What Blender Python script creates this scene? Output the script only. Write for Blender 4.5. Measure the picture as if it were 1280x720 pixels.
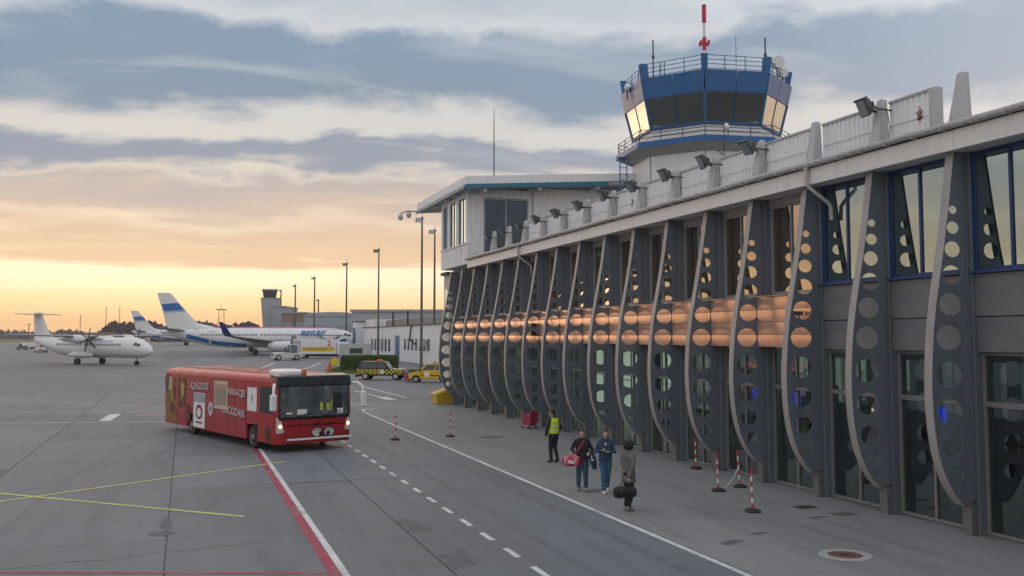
import bpy, bmesh, math, random
from mathutils import Vector, Matrix, noise as mnoise
R = math.radians
for o in list(bpy.data.objects): bpy.data.objects.remove(o)
SC = bpy.context.scene
COL = SC.collection
random.seed(7)

# ------------------------------------------------------------------ camera
CAM_H = 4.4
YAW, PITCH = R(18.783), R(3.7665)
cd = bpy.data.cameras.new('camera'); cam = bpy.data.objects.new('camera', cd); COL.objects.link(cam)
cam.location = (0, 0, CAM_H); cam.rotation_euler = (math.pi/2+PITCH, 0, -YAW)
cd.sensor_fit = 'HORIZONTAL'; cd.sensor_width = 36; cd.lens = 36*1200/1280
cd.shift_y = -(360-342)/1280
cd.clip_start = 0.1; cd.clip_end = 6000
SC.camera = cam
SC.render.resolution_x = 1024; SC.render.resolution_y = 576

# ------------------------------------------------------------------ sky and sun
SUN_AZ, SUN_EL = -3.0, 5.0           # degrees from the facade axis (+Y), above the horizon
w = bpy.data.worlds.new('World'); SC.world = w; w.use_nodes = True
nt = w.node_tree; nt.nodes.clear()
def nd(t, typ, **kw):
    n = t.nodes.new(typ)
    for k, v in kw.items():
        if k.startswith('_'): setattr(n, k[1:], v)
    return n
def link(t, a, b): t.links.new(a, b)
def setin(t, n, i, v):
    if hasattr(v, 'is_output') or isinstance(v, bpy.types.NodeSocket): t.links.new(v, n.inputs[i])
    else: n.inputs[i].default_value = v
def mth(t, op, a, b=None, c=None, clamp=False):
    n = t.nodes.new('ShaderNodeMath'); n.operation = op; n.use_clamp = clamp
    setin(t, n, 0, a)
    if b is not None: setin(t, n, 1, b)
    if c is not None: setin(t, n, 2, c)
    return n.outputs[0]
def ramp(t, fac, stops, interp='LINEAR'):
    n = t.nodes.new('ShaderNodeValToRGB'); cr = n.color_ramp; cr.interpolation = interp
    while len(cr.elements) > 1: cr.elements.remove(cr.elements[-1])
    first = True
    for p, c in stops:
        if not hasattr(c, '__len__'): c = (c, c, c)
        if first: e = cr.elements[0]; e.position = p; first = False
        else: e = cr.elements.new(p)
        e.color = (*c[:3], 1)
    setin(t, n, 0, fac); return n.outputs[0]
def mixc(t, f, a, b, mode='MIX'):
    n = t.nodes.new('ShaderNodeMix'); n.data_type = 'RGBA'; n.blend_type = mode
    setin(t, n, 0, f); 
    for i, v in ((6, a), (7, b)):
        if isinstance(v, bpy.types.NodeSocket): t.links.new(v, n.inputs[i])
        else: n.inputs[i].default_value = (*v[:3], 1)
    return n.outputs[2]
def s2l(*c):
    return tuple(((v/255)/12.92 if v <= 10 else ((v/255+0.055)/1.055)**2.4) for v in c)

tc = nd(nt, 'ShaderNodeTexCoord'); sep = nd(nt, 'ShaderNodeSeparateXYZ'); link(nt, tc.outputs['Generated'], sep.inputs[0])
dx, dy, dz = sep.outputs
el = mth(nt, 'MULTIPLY', mth(nt, 'ARCSINE', mth(nt, 'MINIMUM', mth(nt, 'MAXIMUM', dz, -1.0), 1.0)), 180/math.pi)
hl = mth(nt, 'SQRT', mth(nt, 'ADD', mth(nt, 'MULTIPLY', dx, dx), mth(nt, 'ADD', mth(nt, 'MULTIPLY', dy, dy), 1e-6)))
sa = R(SUN_AZ)
ca = mth(nt, 'DIVIDE', mth(nt, 'ADD', mth(nt, 'MULTIPLY', dx, math.sin(sa)), mth(nt, 'MULTIPLY', dy, math.cos(sa))), hl)   # 1 toward the sun
# cloud-sheet coordinates: the layer seen in perspective
den = mth(nt, 'ADD', mth(nt, 'MAXIMUM', dz, 0.0), 0.10)
cv = nd(nt, 'ShaderNodeCombineXYZ')
link(nt, mth(nt, 'DIVIDE', dx, den), cv.inputs[0]); link(nt, mth(nt, 'DIVIDE', dy, den), cv.inputs[1])
def wnoise(scale, detail, rough, dist, off, sx=1.0, sy=1.0):
    mp = nd(nt, 'ShaderNodeMapping'); link(nt, cv.outputs[0], mp.inputs[0]); mp.inputs['Location'].default_value = off
    mp.inputs['Scale'].default_value = (sx, sy, 1)
    n = nd(nt, 'ShaderNodeTexNoise'); link(nt, mp.outputs[0], n.inputs['Vector'])
    n.inputs['Scale'].default_value = scale; n.inputs['Detail'].default_value = detail
    n.inputs['Roughness'].default_value = rough; n.inputs['Distortion'].default_value = dist
    return n.outputs[0]
n1 = wnoise(0.62, 6, 0.55, 0.4, (3.1, 1.7, 0), 0.75, 1.25)
n2 = wnoise(2.1, 5, 0.55, 0.3, (8.4, 4.2, 0), 0.6, 1.4)
mp4 = nd(nt, 'ShaderNodeMapping'); link(nt, tc.outputs['Generated'], mp4.inputs[0]); mp4.inputs['Scale'].default_value = (1, 1, 2.3); mp4.inputs['Location'].default_value = (0.37, 0.11, 0.2)
n4_ = nd(nt, 'ShaderNodeTexNoise'); link(nt, mp4.outputs[0], n4_.inputs['Vector']); n4_.inputs['Scale'].default_value = 4.6; n4_.inputs['Detail'].default_value = 7; n4_.inputs['Roughness'].default_value = 0.56; n4_.inputs['Distortion'].default_value = 0.25
n4 = n4_.outputs[0]
n3 = wnoise(0.30, 3, 0.5, 0.2, (1.4, 9.2, 0))
elw = mth(nt, 'ADD', el, mth(nt, 'ADD', mth(nt, 'MULTIPLY', mth(nt, 'SUBTRACT', n1, 0.5), 3.2), mth(nt, 'ADD', mth(nt, 'MULTIPLY', mth(nt, 'SUBTRACT', n4, 0.5), mth(nt, 'MULTIPLY', mth(nt, 'MINIMUM', mth(nt, 'MAXIMUM', el, 0.0), 14.0), 0.62)), mth(nt, 'MULTIPLY', mth(nt, 'SUBTRACT', n2, 0.5), 1.1))))
E_ = lambda d: (max(d, 0.0)/90.0)**0.5           # square root spreads the low sky over the ramp
ef = mth(nt, 'SQRT', mth(nt, 'DIVIDE', elw, 90.0, clamp=True), clamp=True)
efs = mth(nt, 'SQRT', mth(nt, 'DIVIDE', mth(nt, 'ADD', el, mth(nt, 'MULTIPLY', mth(nt, 'SUBTRACT', n2, 0.5), 0.8)), 90.0, clamp=True), clamp=True)
# clear air below and between the cloud sheets
clear_sun = ramp(nt, efs, [(0, s2l(243, 190, 142)), (E_(0.8), s2l(247, 198, 142)), (E_(2.0), s2l(255, 222, 166)), (E_(3.2), s2l(255, 243, 206)),
                           (E_(5), s2l(255, 240, 208)), (E_(8), s2l(240, 222, 198)), (E_(11), s2l(224, 218, 208)), (E_(22), s2l(216, 220, 224)), (1, s2l(200, 210, 222))])
clear_off = ramp(nt, efs, [(0, s2l(212, 186, 160)), (E_(3), s2l(226, 202, 174)), (E_(8), s2l(226, 212, 196)), (E_(14), s2l(214, 210, 210)),
                           (E_(22), s2l(202, 206, 216)), (1, s2l(200, 210, 222))])
azf = ramp(nt, mth(nt, 'MULTIPLY_ADD', ca, 0.5, 0.5), [(0.0, 0.0), (0.58, 0.06), (0.80, 0.45), (0.95, 0.95), (1.0, 1.0)], 'EASE')
clear_orange = ramp(nt, efs, [(0, s2l(238, 172, 118)), (E_(0.8), s2l(244, 180, 118)), (E_(2.0), s2l(250, 196, 132)), (E_(3.2), s2l(252, 216, 164)),
                           (E_(5), s2l(248, 218, 180)), (E_(8), s2l(238, 214, 188)), (E_(11), s2l(224, 216, 206)), (E_(22), s2l(214, 219, 224)), (1, s2l(200, 210, 222))])
near_sun = ramp(nt, mth(nt, 'MULTIPLY_ADD', ca, 0.5, 0.5), [(0.90, 0.0), (0.995, 1.0)], 'EASE')
clear = mixc(nt, azf, clear_off, mixc(nt, near_sun, clear_orange, clear_sun))
# cloud undersides
cl_sun = ramp(nt, ef, [(0, s2l(224, 172, 128)), (E_(4.5), s2l(228, 188, 150)), (E_(6.2), s2l(214, 182, 156)), (E_(8.0), s2l(190, 174, 166)), (E_(9.4), s2l(152, 157, 168)),
                       (E_(10.6), s2l(146, 155, 170)), (E_(12), s2l(160, 165, 172)), (E_(13.8), s2l(132, 149, 167)), (E_(17), s2l(130, 150, 171)), (E_(24), s2l(160, 172, 188)), (E_(45), s2l(196, 202, 210)), (1, s2l(205, 210, 216))])
cl_off = ramp(nt, ef, [(0, s2l(200, 178, 160)), (E_(6), s2l(206, 188, 172)), (E_(10), s2l(196, 188, 184)), (E_(16), s2l(182, 184, 192)),
                       (E_(26), s2l(186, 192, 202)), (E_(45), s2l(200, 206, 213)), (1, s2l(205, 210, 216))])
cloud = mixc(nt, azf, cl_off, cl_sun)
# how much cloud at each height (soft sheets), torn by the noise
cover = ramp(nt, ef, [(0, 0.0), (E_(3.7), 0.0), (E_(4.3), 0.8), (E_(6.0), 0.85), (E_(6.8), 0.5), (E_(7.4), 0.85), (E_(8.6), 0.85), (E_(9.0), 0.45), (E_(9.5), 1.0), (E_(10.5), 1.0),
                      (E_(11.0), 0.3), (E_(12.2), 0.35), (E_(13.4), 1.0), (E_(17.2), 1.0), (E_(18.2), 0.3), (E_(20), 0.6), (E_(23), 0.9), (E_(40), 0.85), (1, 0.8)])
torn = ramp(nt, mth(nt, 'ADD', mth(nt, 'MULTIPLY', n2, 0.6), mth(nt, 'MULTIPLY', n3, 0.4)), [(0.28, 0.5), (0.46, 1.0), (0.7, 1.0)])
mask = mth(nt, 'MULTIPLY', cover, torn)
# physical sky glowing through the thin parts
sk = nd(nt, 'ShaderNodeTexSky'); sk.sky_type = 'NISHITA'; sk.sun_disc = False
sk.sun_elevation = R(SUN_EL); sk.sun_rotation = R(SUN_AZ); sk.dust_density = 2.0
thin = mth(nt, 'MULTIPLY_ADD', mask, -0.018, 0.025)
skyb = mixc(nt, 1.0, mixc(nt, mask, clear, cloud), mixc(nt, azf, (11.8, 11.7, 11.5), (9.3, 9.3, 9.3)), 'MULTIPLY')
skyc = mixc(nt, thin, skyb, sk.outputs[0])
bg2 = nd(nt, 'ShaderNodeBackground'); link(nt, skyc, bg2.inputs[0]); bg2.inputs[1].default_value = 0.1
wo = nd(nt, 'ShaderNodeOutputWorld'); link(nt, bg2.outputs[0], wo.inputs[0])

sd = bpy.data.lights.new('sun', 'SUN'); so = bpy.data.objects.new('sun', sd); COL.objects.link(so)
sd.energy = 0.6; sd.angle = R(45); sd.color = (1.0, 0.66, 0.42)
sdir = Vector((math.sin(sa)*math.cos(R(SUN_EL)), math.cos(sa)*math.cos(R(SUN_EL)), math.sin(R(SUN_EL))))
so.rotation_euler = sdir.to_track_quat('Z', 'Y').to_euler(); so.location = (-40, 60, 60)

vs = SC.view_settings; vs.view_transform = 'Standard'; vs.look = 'None'; vs.exposure = 0.27; vs.gamma = 1.0; vs.use_curve_mapping = False

# ------------------------------------------------------------------ helpers: materials
MATS = {}
def mat(name, col, rough=0.6, metal=0.0, var=0.12, vscale=3.0, bump=0.0, bscale=40.0, spec=0.5, emit=None, estr=0.0, dirt=0.0, streak=False):
    """procedural Principled material: base colour broken up by two noises, roughness variation, fine bump"""
    if name in MATS: return MATS[name]
    m = bpy.data.materials.new(name); m.use_nodes = True; t = m.node_tree; b = t.nodes['Principled BSDF']
    tcn = nd(t, 'ShaderNodeTexCoord'); ge = nd(t, 'ShaderNodeNewGeometry')
    src = ge.outputs['Position']
    if streak:
        mp = nd(t, 'ShaderNodeMapping'); mp.inputs['Scale'].default_value = (1, 1, 0.12); link(t, src, mp.inputs[0]); vsrc = mp.outputs[0]
    else: vsrc = src
    a = nd(t, 'ShaderNodeTexNoise'); link(t, vsrc, a.inputs['Vector']); a.inputs['Scale'].default_value = vscale; a.inputs['Detail'].default_value = 6; a.inputs['Roughness'].default_value = 0.65
    f = ramp(t, a.outputs[0], [(0.25, 1-var), (0.5, 1.0), (0.75, 1+var)])
    c = mixc(t, 1.0, col, f, 'MULTIPLY')
    if dirt > 0:
        d = nd(t, 'ShaderNodeTexNoise'); link(t, vsrc, d.inputs['Vector']); d.inputs['Scale'].default_value = vscale*2.7; d.inputs['Detail'].default_value = 8; d.inputs['Roughness'].default_value = 0.75
        df = ramp(t, d.outputs[0], [(0.48, 0.0), (0.68, dirt)])
        c = mixc(t, df, c, (0.06, 0.055, 0.05))
    link(t, c, b.inputs['Base Color'])
    rn = ramp(t, a.outputs[0], [(0.3, max(0, rough-0.06)), (0.7, min(1, rough+0.08))]); link(t, rn, b.inputs['Roughness'])
    b.inputs['Metallic'].default_value = metal; b.inputs['Specular IOR Level'].default_value = spec
    if bump > 0:
        n = nd(t, 'ShaderNodeTexNoise'); link(t, src, n.inputs['Vector']); n.inputs['Scale'].default_value = bscale; n.inputs['Detail'].default_value = 4
        bp = nd(t, 'ShaderNodeBump'); bp.inputs['Strength'].default_value = bump; bp.inputs['Distance'].default_value = 0.01
        link(t, n.outputs[0], bp.inputs['Height']); link(t, bp.outputs[0], b.inputs['Normal'])
    if emit:
        b.inputs['Emission Color'].default_value = (*emit, 1); b.inputs['Emission Strength'].default_value = estr
    MATS[name] = m; return m
def glassmat(name, tint, refl, base, trans, rough=0.01):
    """coated architectural glass: tinted see-through body plus mirror coating that grows toward grazing"""
    if name in MATS: return MATS[name]
    m = bpy.data.materials.new(name); m.use_nodes = True; t = m.node_tree; t.nodes.clear()
    out = nd(t, 'ShaderNodeOutputMaterial')
    tr = nd(t, 'ShaderNodeBsdfTransparent'); tr.inputs[0].default_value = (*trans, 1)
    gl = nd(t, 'ShaderNodeBsdfGlossy'); gl.inputs['Roughness'].default_value = rough; gl.inputs['Color'].default_value = (*tint, 1)
    ge = nd(t, 'ShaderNodeNewGeometry')
    nz = nd(t, 'ShaderNodeTexNoise'); link(t, ge.outputs['Position'], nz.inputs['Vector']); nz.inputs['Scale'].default_value = 0.9; nz.inputs['Detail'].default_value = 1
    bp = nd(t, 'ShaderNodeBump'); bp.inputs['Strength'].default_value = 0.05; bp.inputs['Distance'].default_value = 0.03; link(t, nz.outputs[0], bp.inputs['Height']); link(t, bp.outputs[0], gl.inputs['Normal'])
    lw = nd(t, 'ShaderNodeLayerWeight'); lw.inputs[0].default_value = 0.5
    f = ramp(t, lw.outputs['Facing'], [(0.0, base), (0.5, base+(refl-base)*0.35), (1.0, refl)])
    mx = nd(t, 'ShaderNodeMixShader'); link(t, f, mx.inputs[0]); link(t, tr.outputs[0], mx.inputs[1]); link(t, gl.outputs[0], mx.inputs[2])
    link(t, mx.outputs[0], out.inputs[0]); MATS[name] = m; return m

# ------------------------------------------------------------------ helpers: geometry
class MB:
    def __init__(s): s.v = []; s.f = []; s.mi = []; s.cur = 0
    def add(s, v, f):
        o = len(s.v); s.v += [tuple(p) for p in v]; s.f += [tuple(i+o for i in q) for q in f]; s.mi += [s.cur]*len(f); return s
    def box(s, a, b):
        x0, y0, z0 = [min(a[i], b[i]) for i in range(3)]; x1, y1, z1 = [max(a[i], b[i]) for i in range(3)]
        return s.add([(x0,y0,z0),(x1,y0,z0),(x1,y1,z0),(x0,y1,z0),(x0,y0,z1),(x1,y0,z1),(x1,y1,z1),(x0,y1,z1)],
                     [(0,3,2,1),(4,5,6,7),(0,1,5,4),(1,2,6,5),(2,3,7,6),(3,0,4,7)])
    def hexa(s, lo, hi):      # lo, hi: four points each, same order
        return s.add(list(lo)+list(hi), [(3,2,1,0),(4,5,6,7)]+[(i,(i+1)%4,4+(i+1)%4,4+i) for i in range(4)])
    def loft(s, rings, cap=True, closed=False):
        n = len(rings[0]); v = [p for r in rings for p in r]; f = []
        m = len(rings)
        for i in range(m if closed else m-1):
            j = (i+1) % m
            for k in range(n): f.append((i*n+k, i*n+(k+1)%n, j*n+(k+1)%n, j*n+k))
        if cap and not closed: f.append(tuple(range(n-1,-1,-1))); f.append(tuple((m-1)*n+k for k in range(n)))
        return s.add(v, f)
    def tube(s, pts, r, n=8, cap=True):
        pts = [Vector(p) for p in pts]; rs = r if hasattr(r, '__len__') else [r]*len(pts); rings = []
        up = None
        for i, p in enumerate(pts):
            d = (pts[min(i+1, len(pts)-1)]-pts[max(i-1, 0)]).normalized()
            if up is None: up = Vector((0,0,1)) if abs(d.z) < 0.9 else Vector((1,0,0))
            a = d.cross(up).normalized(); b = a.cross(d).normalized(); up = b
            rings.append([p+(a*math.cos(2*math.pi*k/n)+b*math.sin(2*math.pi*k/n))*rs[i] for k in range(n)])
        return s.loft(rings, cap)
    def lathe(s, prof, n=24, c=(0,0,0), axis='Z', closed=False):
        rings = []
        for r, h in prof:
            ring = []
            for k in range(n):
                a = 2*math.pi*k/n; p = (max(r,1e-4)*math.cos(a), max(r,1e-4)*math.sin(a), h)
                if axis == 'X': p = (p[2], p[0], p[1])
                elif axis == 'Y': p = (p[1], p[2], p[0])
                ring.append((p[0]+c[0], p[1]+c[1], p[2]+c[2]))
            rings.append(ring)
        return s.loft(rings, closed=closed)
    def ell(s, c, r, n=16, m=10):
        rings = []
        for i in range(m+1):
            a = -math.pi/2+math.pi*i/m; q = max(math.cos(a), 0.001)
            rings.append([(c[0]+r[0]*q*math.cos(2*math.pi*k/n), c[1]+r[1]*q*math.sin(2*math.pi*k/n), c[2]+r[2]*math.sin(a)) for k in range(n)])
        return s.loft(rings)
    def prism(s, poly, d):     # poly: 3-D points, extruded by vector d
        d = Vector(d); n = len(poly); a = [Vector(p) for p in poly]
        return s.add(a+[p+d for p in a], [tuple(range(n-1,-1,-1)), tuple(range(n, 2*n))]+[(i,(i+1)%n,n+(i+1)%n,n+i) for i in range(n)])
    def quad(s, *p): return s.add(p, [tuple(range(len(p)))])
    def mesh(s, name, mats, smooth=None):
        me = bpy.data.meshes.new(name); me.from_pydata(s.v, [], s.f)
        for m in (mats if isinstance(mats, (list, tuple)) else [mats]):
            if m: me.materials.append(m)
        if any(s.mi): me.polygons.foreach_set('material_index', s.mi)
        bm = bmesh.new(); bm.from_mesh(me); bmesh.ops.recalc_face_normals(bm, faces=bm.faces); bm.to_mesh(me); bm.free()
        if smooth:
            me.polygons.foreach_set('use_smooth', [True]*len(me.polygons)); me.set_sharp_from_angle(angle=R(smooth))
        me.update(); return me
    def build(s, name, mats, parent=None, smooth=None, loc=None, bevel=0, seg=2):
        return place(name, s.mesh(name, mats, smooth), parent, loc, bevel, seg)
def place(name, me, parent=None, loc=None, bevel=0, seg=2, rot=None, kind=None):
    o = bpy.data.objects.new(name, me); COL.objects.link(o)
    if parent is not None: o.parent = parent
    if loc is not None: o.location = loc
    if rot is not None: o.rotation_euler = rot
    if bevel:
        b = o.modifiers.new('bevel', 'BEVEL'); b.width = bevel; b.segments = seg; b.limit_method = 'ANGLE'; b.angle_limit = R(35)
    if kind: o['kind'] = kind
    return o
def tag(o, label, cat, group=None):
    o['label'] = label; o['category'] = cat
    if group: o['group'] = group
    return o
def thing(name, label, cat, loc=(0,0,0), rz=0.0, group=None, scale=None):
    o = bpy.data.objects.new(name, None); COL.objects.link(o); o.location = loc; o.rotation_euler = (0,0,rz); o.empty_display_size = 0.3
    if scale: o.scale = (scale,)*3
    return tag(o, label, cat, group)
def struct(o): o['kind'] = 'structure'; return o
def stuff(o): o['kind'] = 'stuff'; return o
def dup(root, loc, rz=None, label=None, parent=None):
    r = root.copy(); COL.objects.link(r); r.parent = parent
    if loc is not None: r.location = loc
    if rz is not None: r.rotation_euler = (0,0,rz)
    if label: r['label'] = label
    def rec(a, b):
        for ch in a.children:
            c = ch.copy(); COL.objects.link(c); c.parent = b; rec(ch, c)
    rec(root, r); return r
def textmesh(name, txt, size, mat_, parent, M, ext=0.004, bold=0.0, align='CENTER', shear=0.0):
    cu = bpy.data.curves.new(name, 'FONT'); cu.body = txt; cu.size = size; cu.extrude = ext; cu.offset = bold; cu.align_x = align; cu.align_y = 'CENTER'; cu.shear = shear; cu.resolution_u = 4
    o = bpy.data.objects.new('tmp', cu); COL.objects.link(o)
    dg = bpy.context.evaluated_depsgraph_get(); me = bpy.data.meshes.new_from_object(o.evaluated_get(dg)); bpy.data.objects.remove(o)
    me.transform(M); me.materials.clear(); me.materials.append(mat_)
    return place(name, me, parent)
def face_matrix(loc, xdir, zdir=(0,0,1)):
    """matrix whose local x runs along xdir and local y along zdir (text standing on a wall)"""
    x = Vector(xdir).normalized(); y = Vector(zdir).normalized(); z = x.cross(y)
    return Matrix(((x.x,y.x,z.x,loc[0]),(x.y,y.y,z.y,loc[1]),(x.z,y.z,z.z,loc[2]),(0,0,0,1)))
def gz(y):                      # the apron rises gently beyond the bus road
    return 0.0 if y < 80 else min((y-80)*0.0062, 1.36)

# ------------------------------------------------------------------ materials of the setting
def ground_mat(name, col, tone=(1,1,1), speck=0.10, stain=0.5, rough=0.78):
    if name in MATS: return MATS[name]
    m = bpy.data.materials.new(name); m.use_nodes = True; t = m.node_tree; b = t.nodes['Principled BSDF']
    ge = nd(t, 'ShaderNodeNewGeometry'); P = ge.outputs['Position']
    def nz(sc, det, ro, sx=1, sy=1, off=(0,0,0)):
        mp = nd(t, 'ShaderNodeMapping'); mp.inputs['Scale'].default_value = (sx, sy, 1); mp.inputs['Location'].default_value = off; link(t, P, mp.inputs[0])
        n = nd(t, 'ShaderNodeTexNoise'); link(t, mp.outputs[0], n.inputs['Vector']); n.inputs['Scale'].default_value = sc; n.inputs['Detail'].default_value = det; n.inputs['Roughness'].default_value = ro; return n.outputs[0]
    big = nz(0.16, 5, 0.6, 1.3, 0.5); mid = nz(0.9, 6, 0.7, 1.6, 0.35, (4,9,0)); fine = nz(38, 3, 0.8); sp = nz(9, 5, 0.8, off=(3,1,0))
    c = mixc(t, 1.0, col, ramp(t, big, [(0.3, 0.84), (0.5, 1.0), (0.72, 1.13)]), 'MULTIPLY')
    c = mixc(t, 1.0, c, ramp(t, mid, [(0.28, 0.86), (0.5, 1.0), (0.75, 1.08)]), 'MULTIPLY')
    c = mixc(t, 1.0, c, ramp(t, fine, [(0.3, 1-speck), (0.7, 1+speck)]), 'MULTIPLY')
    c = mixc(t, 1.0, c, ramp(t, sp, [(0.30, 0.86), (0.46, 1.0)]), 'MULTIPLY')
    # oil drips and tyre grime in elongated blotches along the lanes
    st = nz(0.55, 7, 0.72, 2.6, 0.22, (11,2,0)); c = mixc(t, ramp(t, st, [(0.53, 0.0), (0.70, stain)]), c, (0.055, 0.055, 0.057))
    oi = nd(t, 'ShaderNodeObjectInfo'); c = mixc(t, 1.0, c, ramp(t, oi.outputs['Random'], [(0, 0.89), (1, 1.08)]), 'MULTIPLY')
    link(t, c, b.inputs['Base Color'])
    link(t, ramp(t, mid, [(0.3, rough-0.05), (0.7, rough+0.05)]), b.inputs['Roughness'])
    bp = nd(t, 'ShaderNodeBump'); bp.inputs['Strength'].default_value = 0.35; bp.inputs['Distance'].default_value = 0.01; link(t, fine, bp.inputs['Height']); link(t, bp.outputs[0], b.inputs['Normal'])
    MATS[name] = m; return m
M_conc = ground_mat('apron_concrete', (0.156, 0.164, 0.178), rough=0.74)
M_asph = ground_mat('apron_asphalt', (0.140, 0.149, 0.164), stain=0.35, rough=0.74)
M_walk = ground_mat('walkway_concrete', (0.235, 0.236, 0.238), stain=0.5)
M_joint = mat('joint_filler', (0.035, 0.035, 0.037), 0.9)
def paint(name, col):
    """road paint worn through to the paving: chipped edges, tyre grime"""
    if name in MATS: return MATS[name]
    m = bpy.data.materials.new(name); m.use_nodes = True; t = m.node_tree; b = t.nodes['Principled BSDF']; ge = nd(t, 'ShaderNodeNewGeometry')
    def nz(sc, det, off): 
        mp = nd(t, 'ShaderNodeMapping'); mp.inputs['Location'].default_value = off; link(t, ge.outputs['Position'], mp.inputs[0]); n = nd(t, 'ShaderNodeTexNoise'); link(t, mp.outputs[0], n.inputs['Vector']); n.inputs['Scale'].default_value = sc; n.inputs['Detail'].default_value = det; n.inputs['Roughness'].default_value = .75; return n.outputs[0]
    big, fine = nz(.7, 4, (3,7,0)), nz(11, 8, (1,2,0))
    wear = ramp(t, mth(t, 'ADD', mth(t, 'MULTIPLY', big, .5), mth(t, 'MULTIPLY', fine, .5)), [(.50, 0), (.60, .7)])
    c = mixc(t, 1.0, col, ramp(t, nz(2.2, 5, (8,1,0)), [(.3, .78), (.7, 1.05)]), 'MULTIPLY'); link(t, mixc(t, wear, c, (.20,.20,.20)), b.inputs['Base Color']); b.inputs['Roughness'].default_value = .75; MATS[name] = m; return m
P_white, P_red, P_yel = paint('paint_white', (0.68, 0.68, 0.67)), paint('paint_red', (0.36, 0.035, 0.07)), paint('paint_yellow', (0.62, 0.57, 0.17))

# ------------------------------------------------------------------ ground
mb = MB()
ys = [-40, 80.1, 80.2, 300, 560]; zs = [-0.03, -0.03, 0.0, gz(300), gz(300)]
for i in range(4):
    for x0, x1 in ((-420, -60), (-60, 10), (10, 420)):
        mb.quad((x0,ys[i],zs[i]), (x1,ys[i],zs[i]), (x1,ys[i+1],zs[i+1]), (x0,ys[i+1],zs[i+1]))
apron = struct(mb.build('apron', M_asph))
cols = [4.85-5.13*i for i in range(9)]; rows = [7.5*i for i in range(-1, 11)]+[80.05]
for i in range(8):
    for j in range(len(rows)-1):
        g = 0.016; gy = 0.007
        b_ = MB().box((cols[i+1]+g, rows[j]+gy, -0.03), (cols[i]-g, rows[j+1]-gy, 0.0))
        b_.build('concrete_slab', M_conc, apron)
MB().box((4.85+0.016, -40, -0.03), (10.08, 80.05, 0.0)).build('asphalt_lane', M_asph, apron)
MB().box((10.08, 64.9, -0.03), (70, 80.05, 0.0)).build('asphalt_lane', M_asph, apron)
walkway = struct(MB().box((10.085, -40, -0.03), (17.6, 64.89, 0.0)).build('walkway', M_walk))
mb = MB(); z = gz(300)
field = struct(mb.quad((-3000,555,z+0.06), (3000,555,z+0.06), (3000,4200,z+0.5), (-3000,4200,z+0.5)).build('grass_field', mat('grass_field', (0.10, 0.115, 0.04), 0.95, var=0.3, vscale=0.02)))
field2 = struct(MB().quad((-3000,-400,-0.06), (3000,-400,-0.06), (3000,80,-0.06), (-3000,80,-0.06)).build('outer_ground', mat('outer_ground', (0.14,0.14,0.135), 0.95, var=0.2, vscale=0.03)))

def line(name, pts, w, m, h=0.004, wob=0.0):
    """painted strip along a polyline, laid a few millimetres above the paving"""
    mb = MB(); pts = [Vector((p[0], p[1], 0)) for p in pts]; L = []; Rr = []
    for i, p in enumerate(pts):
        d = (pts[min(i+1,len(pts)-1)]-pts[max(i-1,0)]).normalized(); n = Vector((-d.y, d.x, 0))
        ww = w/2*(1+random.uniform(-wob, wob))
        L.append(p+n*ww); Rr.append(p-n*ww)
    for i in range(len(pts)-1):
        q = [L[i], Rr[i], Rr[i+1], L[i+1]]; mb.quad(*[(a.x, a.y, gz(a.y)+h) for a in q])
    return mb.build(name, m, apron)
def seg(a, b, n): return [(a[0]+(b[0]-a[0])*i/n, a[1]+(b[1]-a[1])*i/n) for i in range(n+1)]
edge = seg((9.93, 4), (10.0, 54), 40)+[(10.03,56),(10.12,57.4),(10.35,58.3),(10.75,58.75),(11.2,58.6)]
line('white_edge_line', edge, 0.15, P_white, wob=0.06)
y = 8.3
while y < 41:
    line('white_dash', seg((6.41, y), (6.41, y+0.86), 2), 0.13, P_white, wob=0.05); y += 1.69
line('red_line', seg((2.745, 6), (2.72, 39.6), 20), 0.21, P_red, wob=0.05)
line('white_line', seg((2.94, 6), (2.89, 39.6), 20), 0.14, P_white, wob=0.05)
line('red_cross_line', seg((-9, 22.4), (2.63, 18.34), 10), 0.12, P_red, 0.0045)
line('yellow_line', seg((-9.2, 25.64), (3.47, 35.03), 12), 0.15, P_yel, 0.0075, 0.08)
line('yellow_line', seg((-9.2, 34.57), (1.47, 24.7), 12), 0.15, P_yel, 0.0085, 0.08)
line('white_cross_line', seg((-24, 58.5), (-0.4, 53.3), 12), 0.14, P_white)
line('white_block', seg((-3.88, 54.9), (-3.65, 59.6), 2), 0.62, P_white, 0.006)
line('cream_line', seg((-24, 89), (3.0, 59.5), 20), 0.16, paint('paint_cream', (0.5, 0.48, 0.34)), 0.0055)
line('white_cross_line', seg((-24, 68), (-1.2, 60.7), 12), 0.13, P_white, 0.0065)
line('pink_block', seg((-2.6, 58.4), (-0.6, 57.6), 2), 0.9, paint('paint_pink', (0.42, 0.2, 0.2)), 0.007)
line('white_lane_line', seg((15.0, 86), (15.31, 68.8), 6), 0.2, P_white)
line('white_lane_line', seg((13.2, 79), (13.7, 68.6), 4), 0.2, P_white)
line('white_block', seg((13.75, 70), (13.78, 66.5), 2), 0.75, P_white, 0.006)
line('white_stand_line', seg((-70, 170), (-28, 272), 12), 0.5, P_white, 0.012)
line('white_stand_line', seg((-60, 150), (-23, 258), 12), 0.4, P_white, 0.012)
line('white_stand_line', seg((-40, 120), (60, 100), 12), 0.25, P_white, 0.012)
line('white_stand_line', seg((6, 108), (13, 150), 6), 0.3, P_white, 0.016)
line('white_stand_line', seg((10, 104), (20, 150), 6), 0.3, P_white, 0.016)
line('yellow_taxi_line', seg((-60, 118), (10, 140), 12), 0.25, P_yel, 0.02)
M_tar = mat('tar_patch', (0.105, 0.11, 0.12), 0.8, var=0.3, vscale=5, dirt=0.4)
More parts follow.
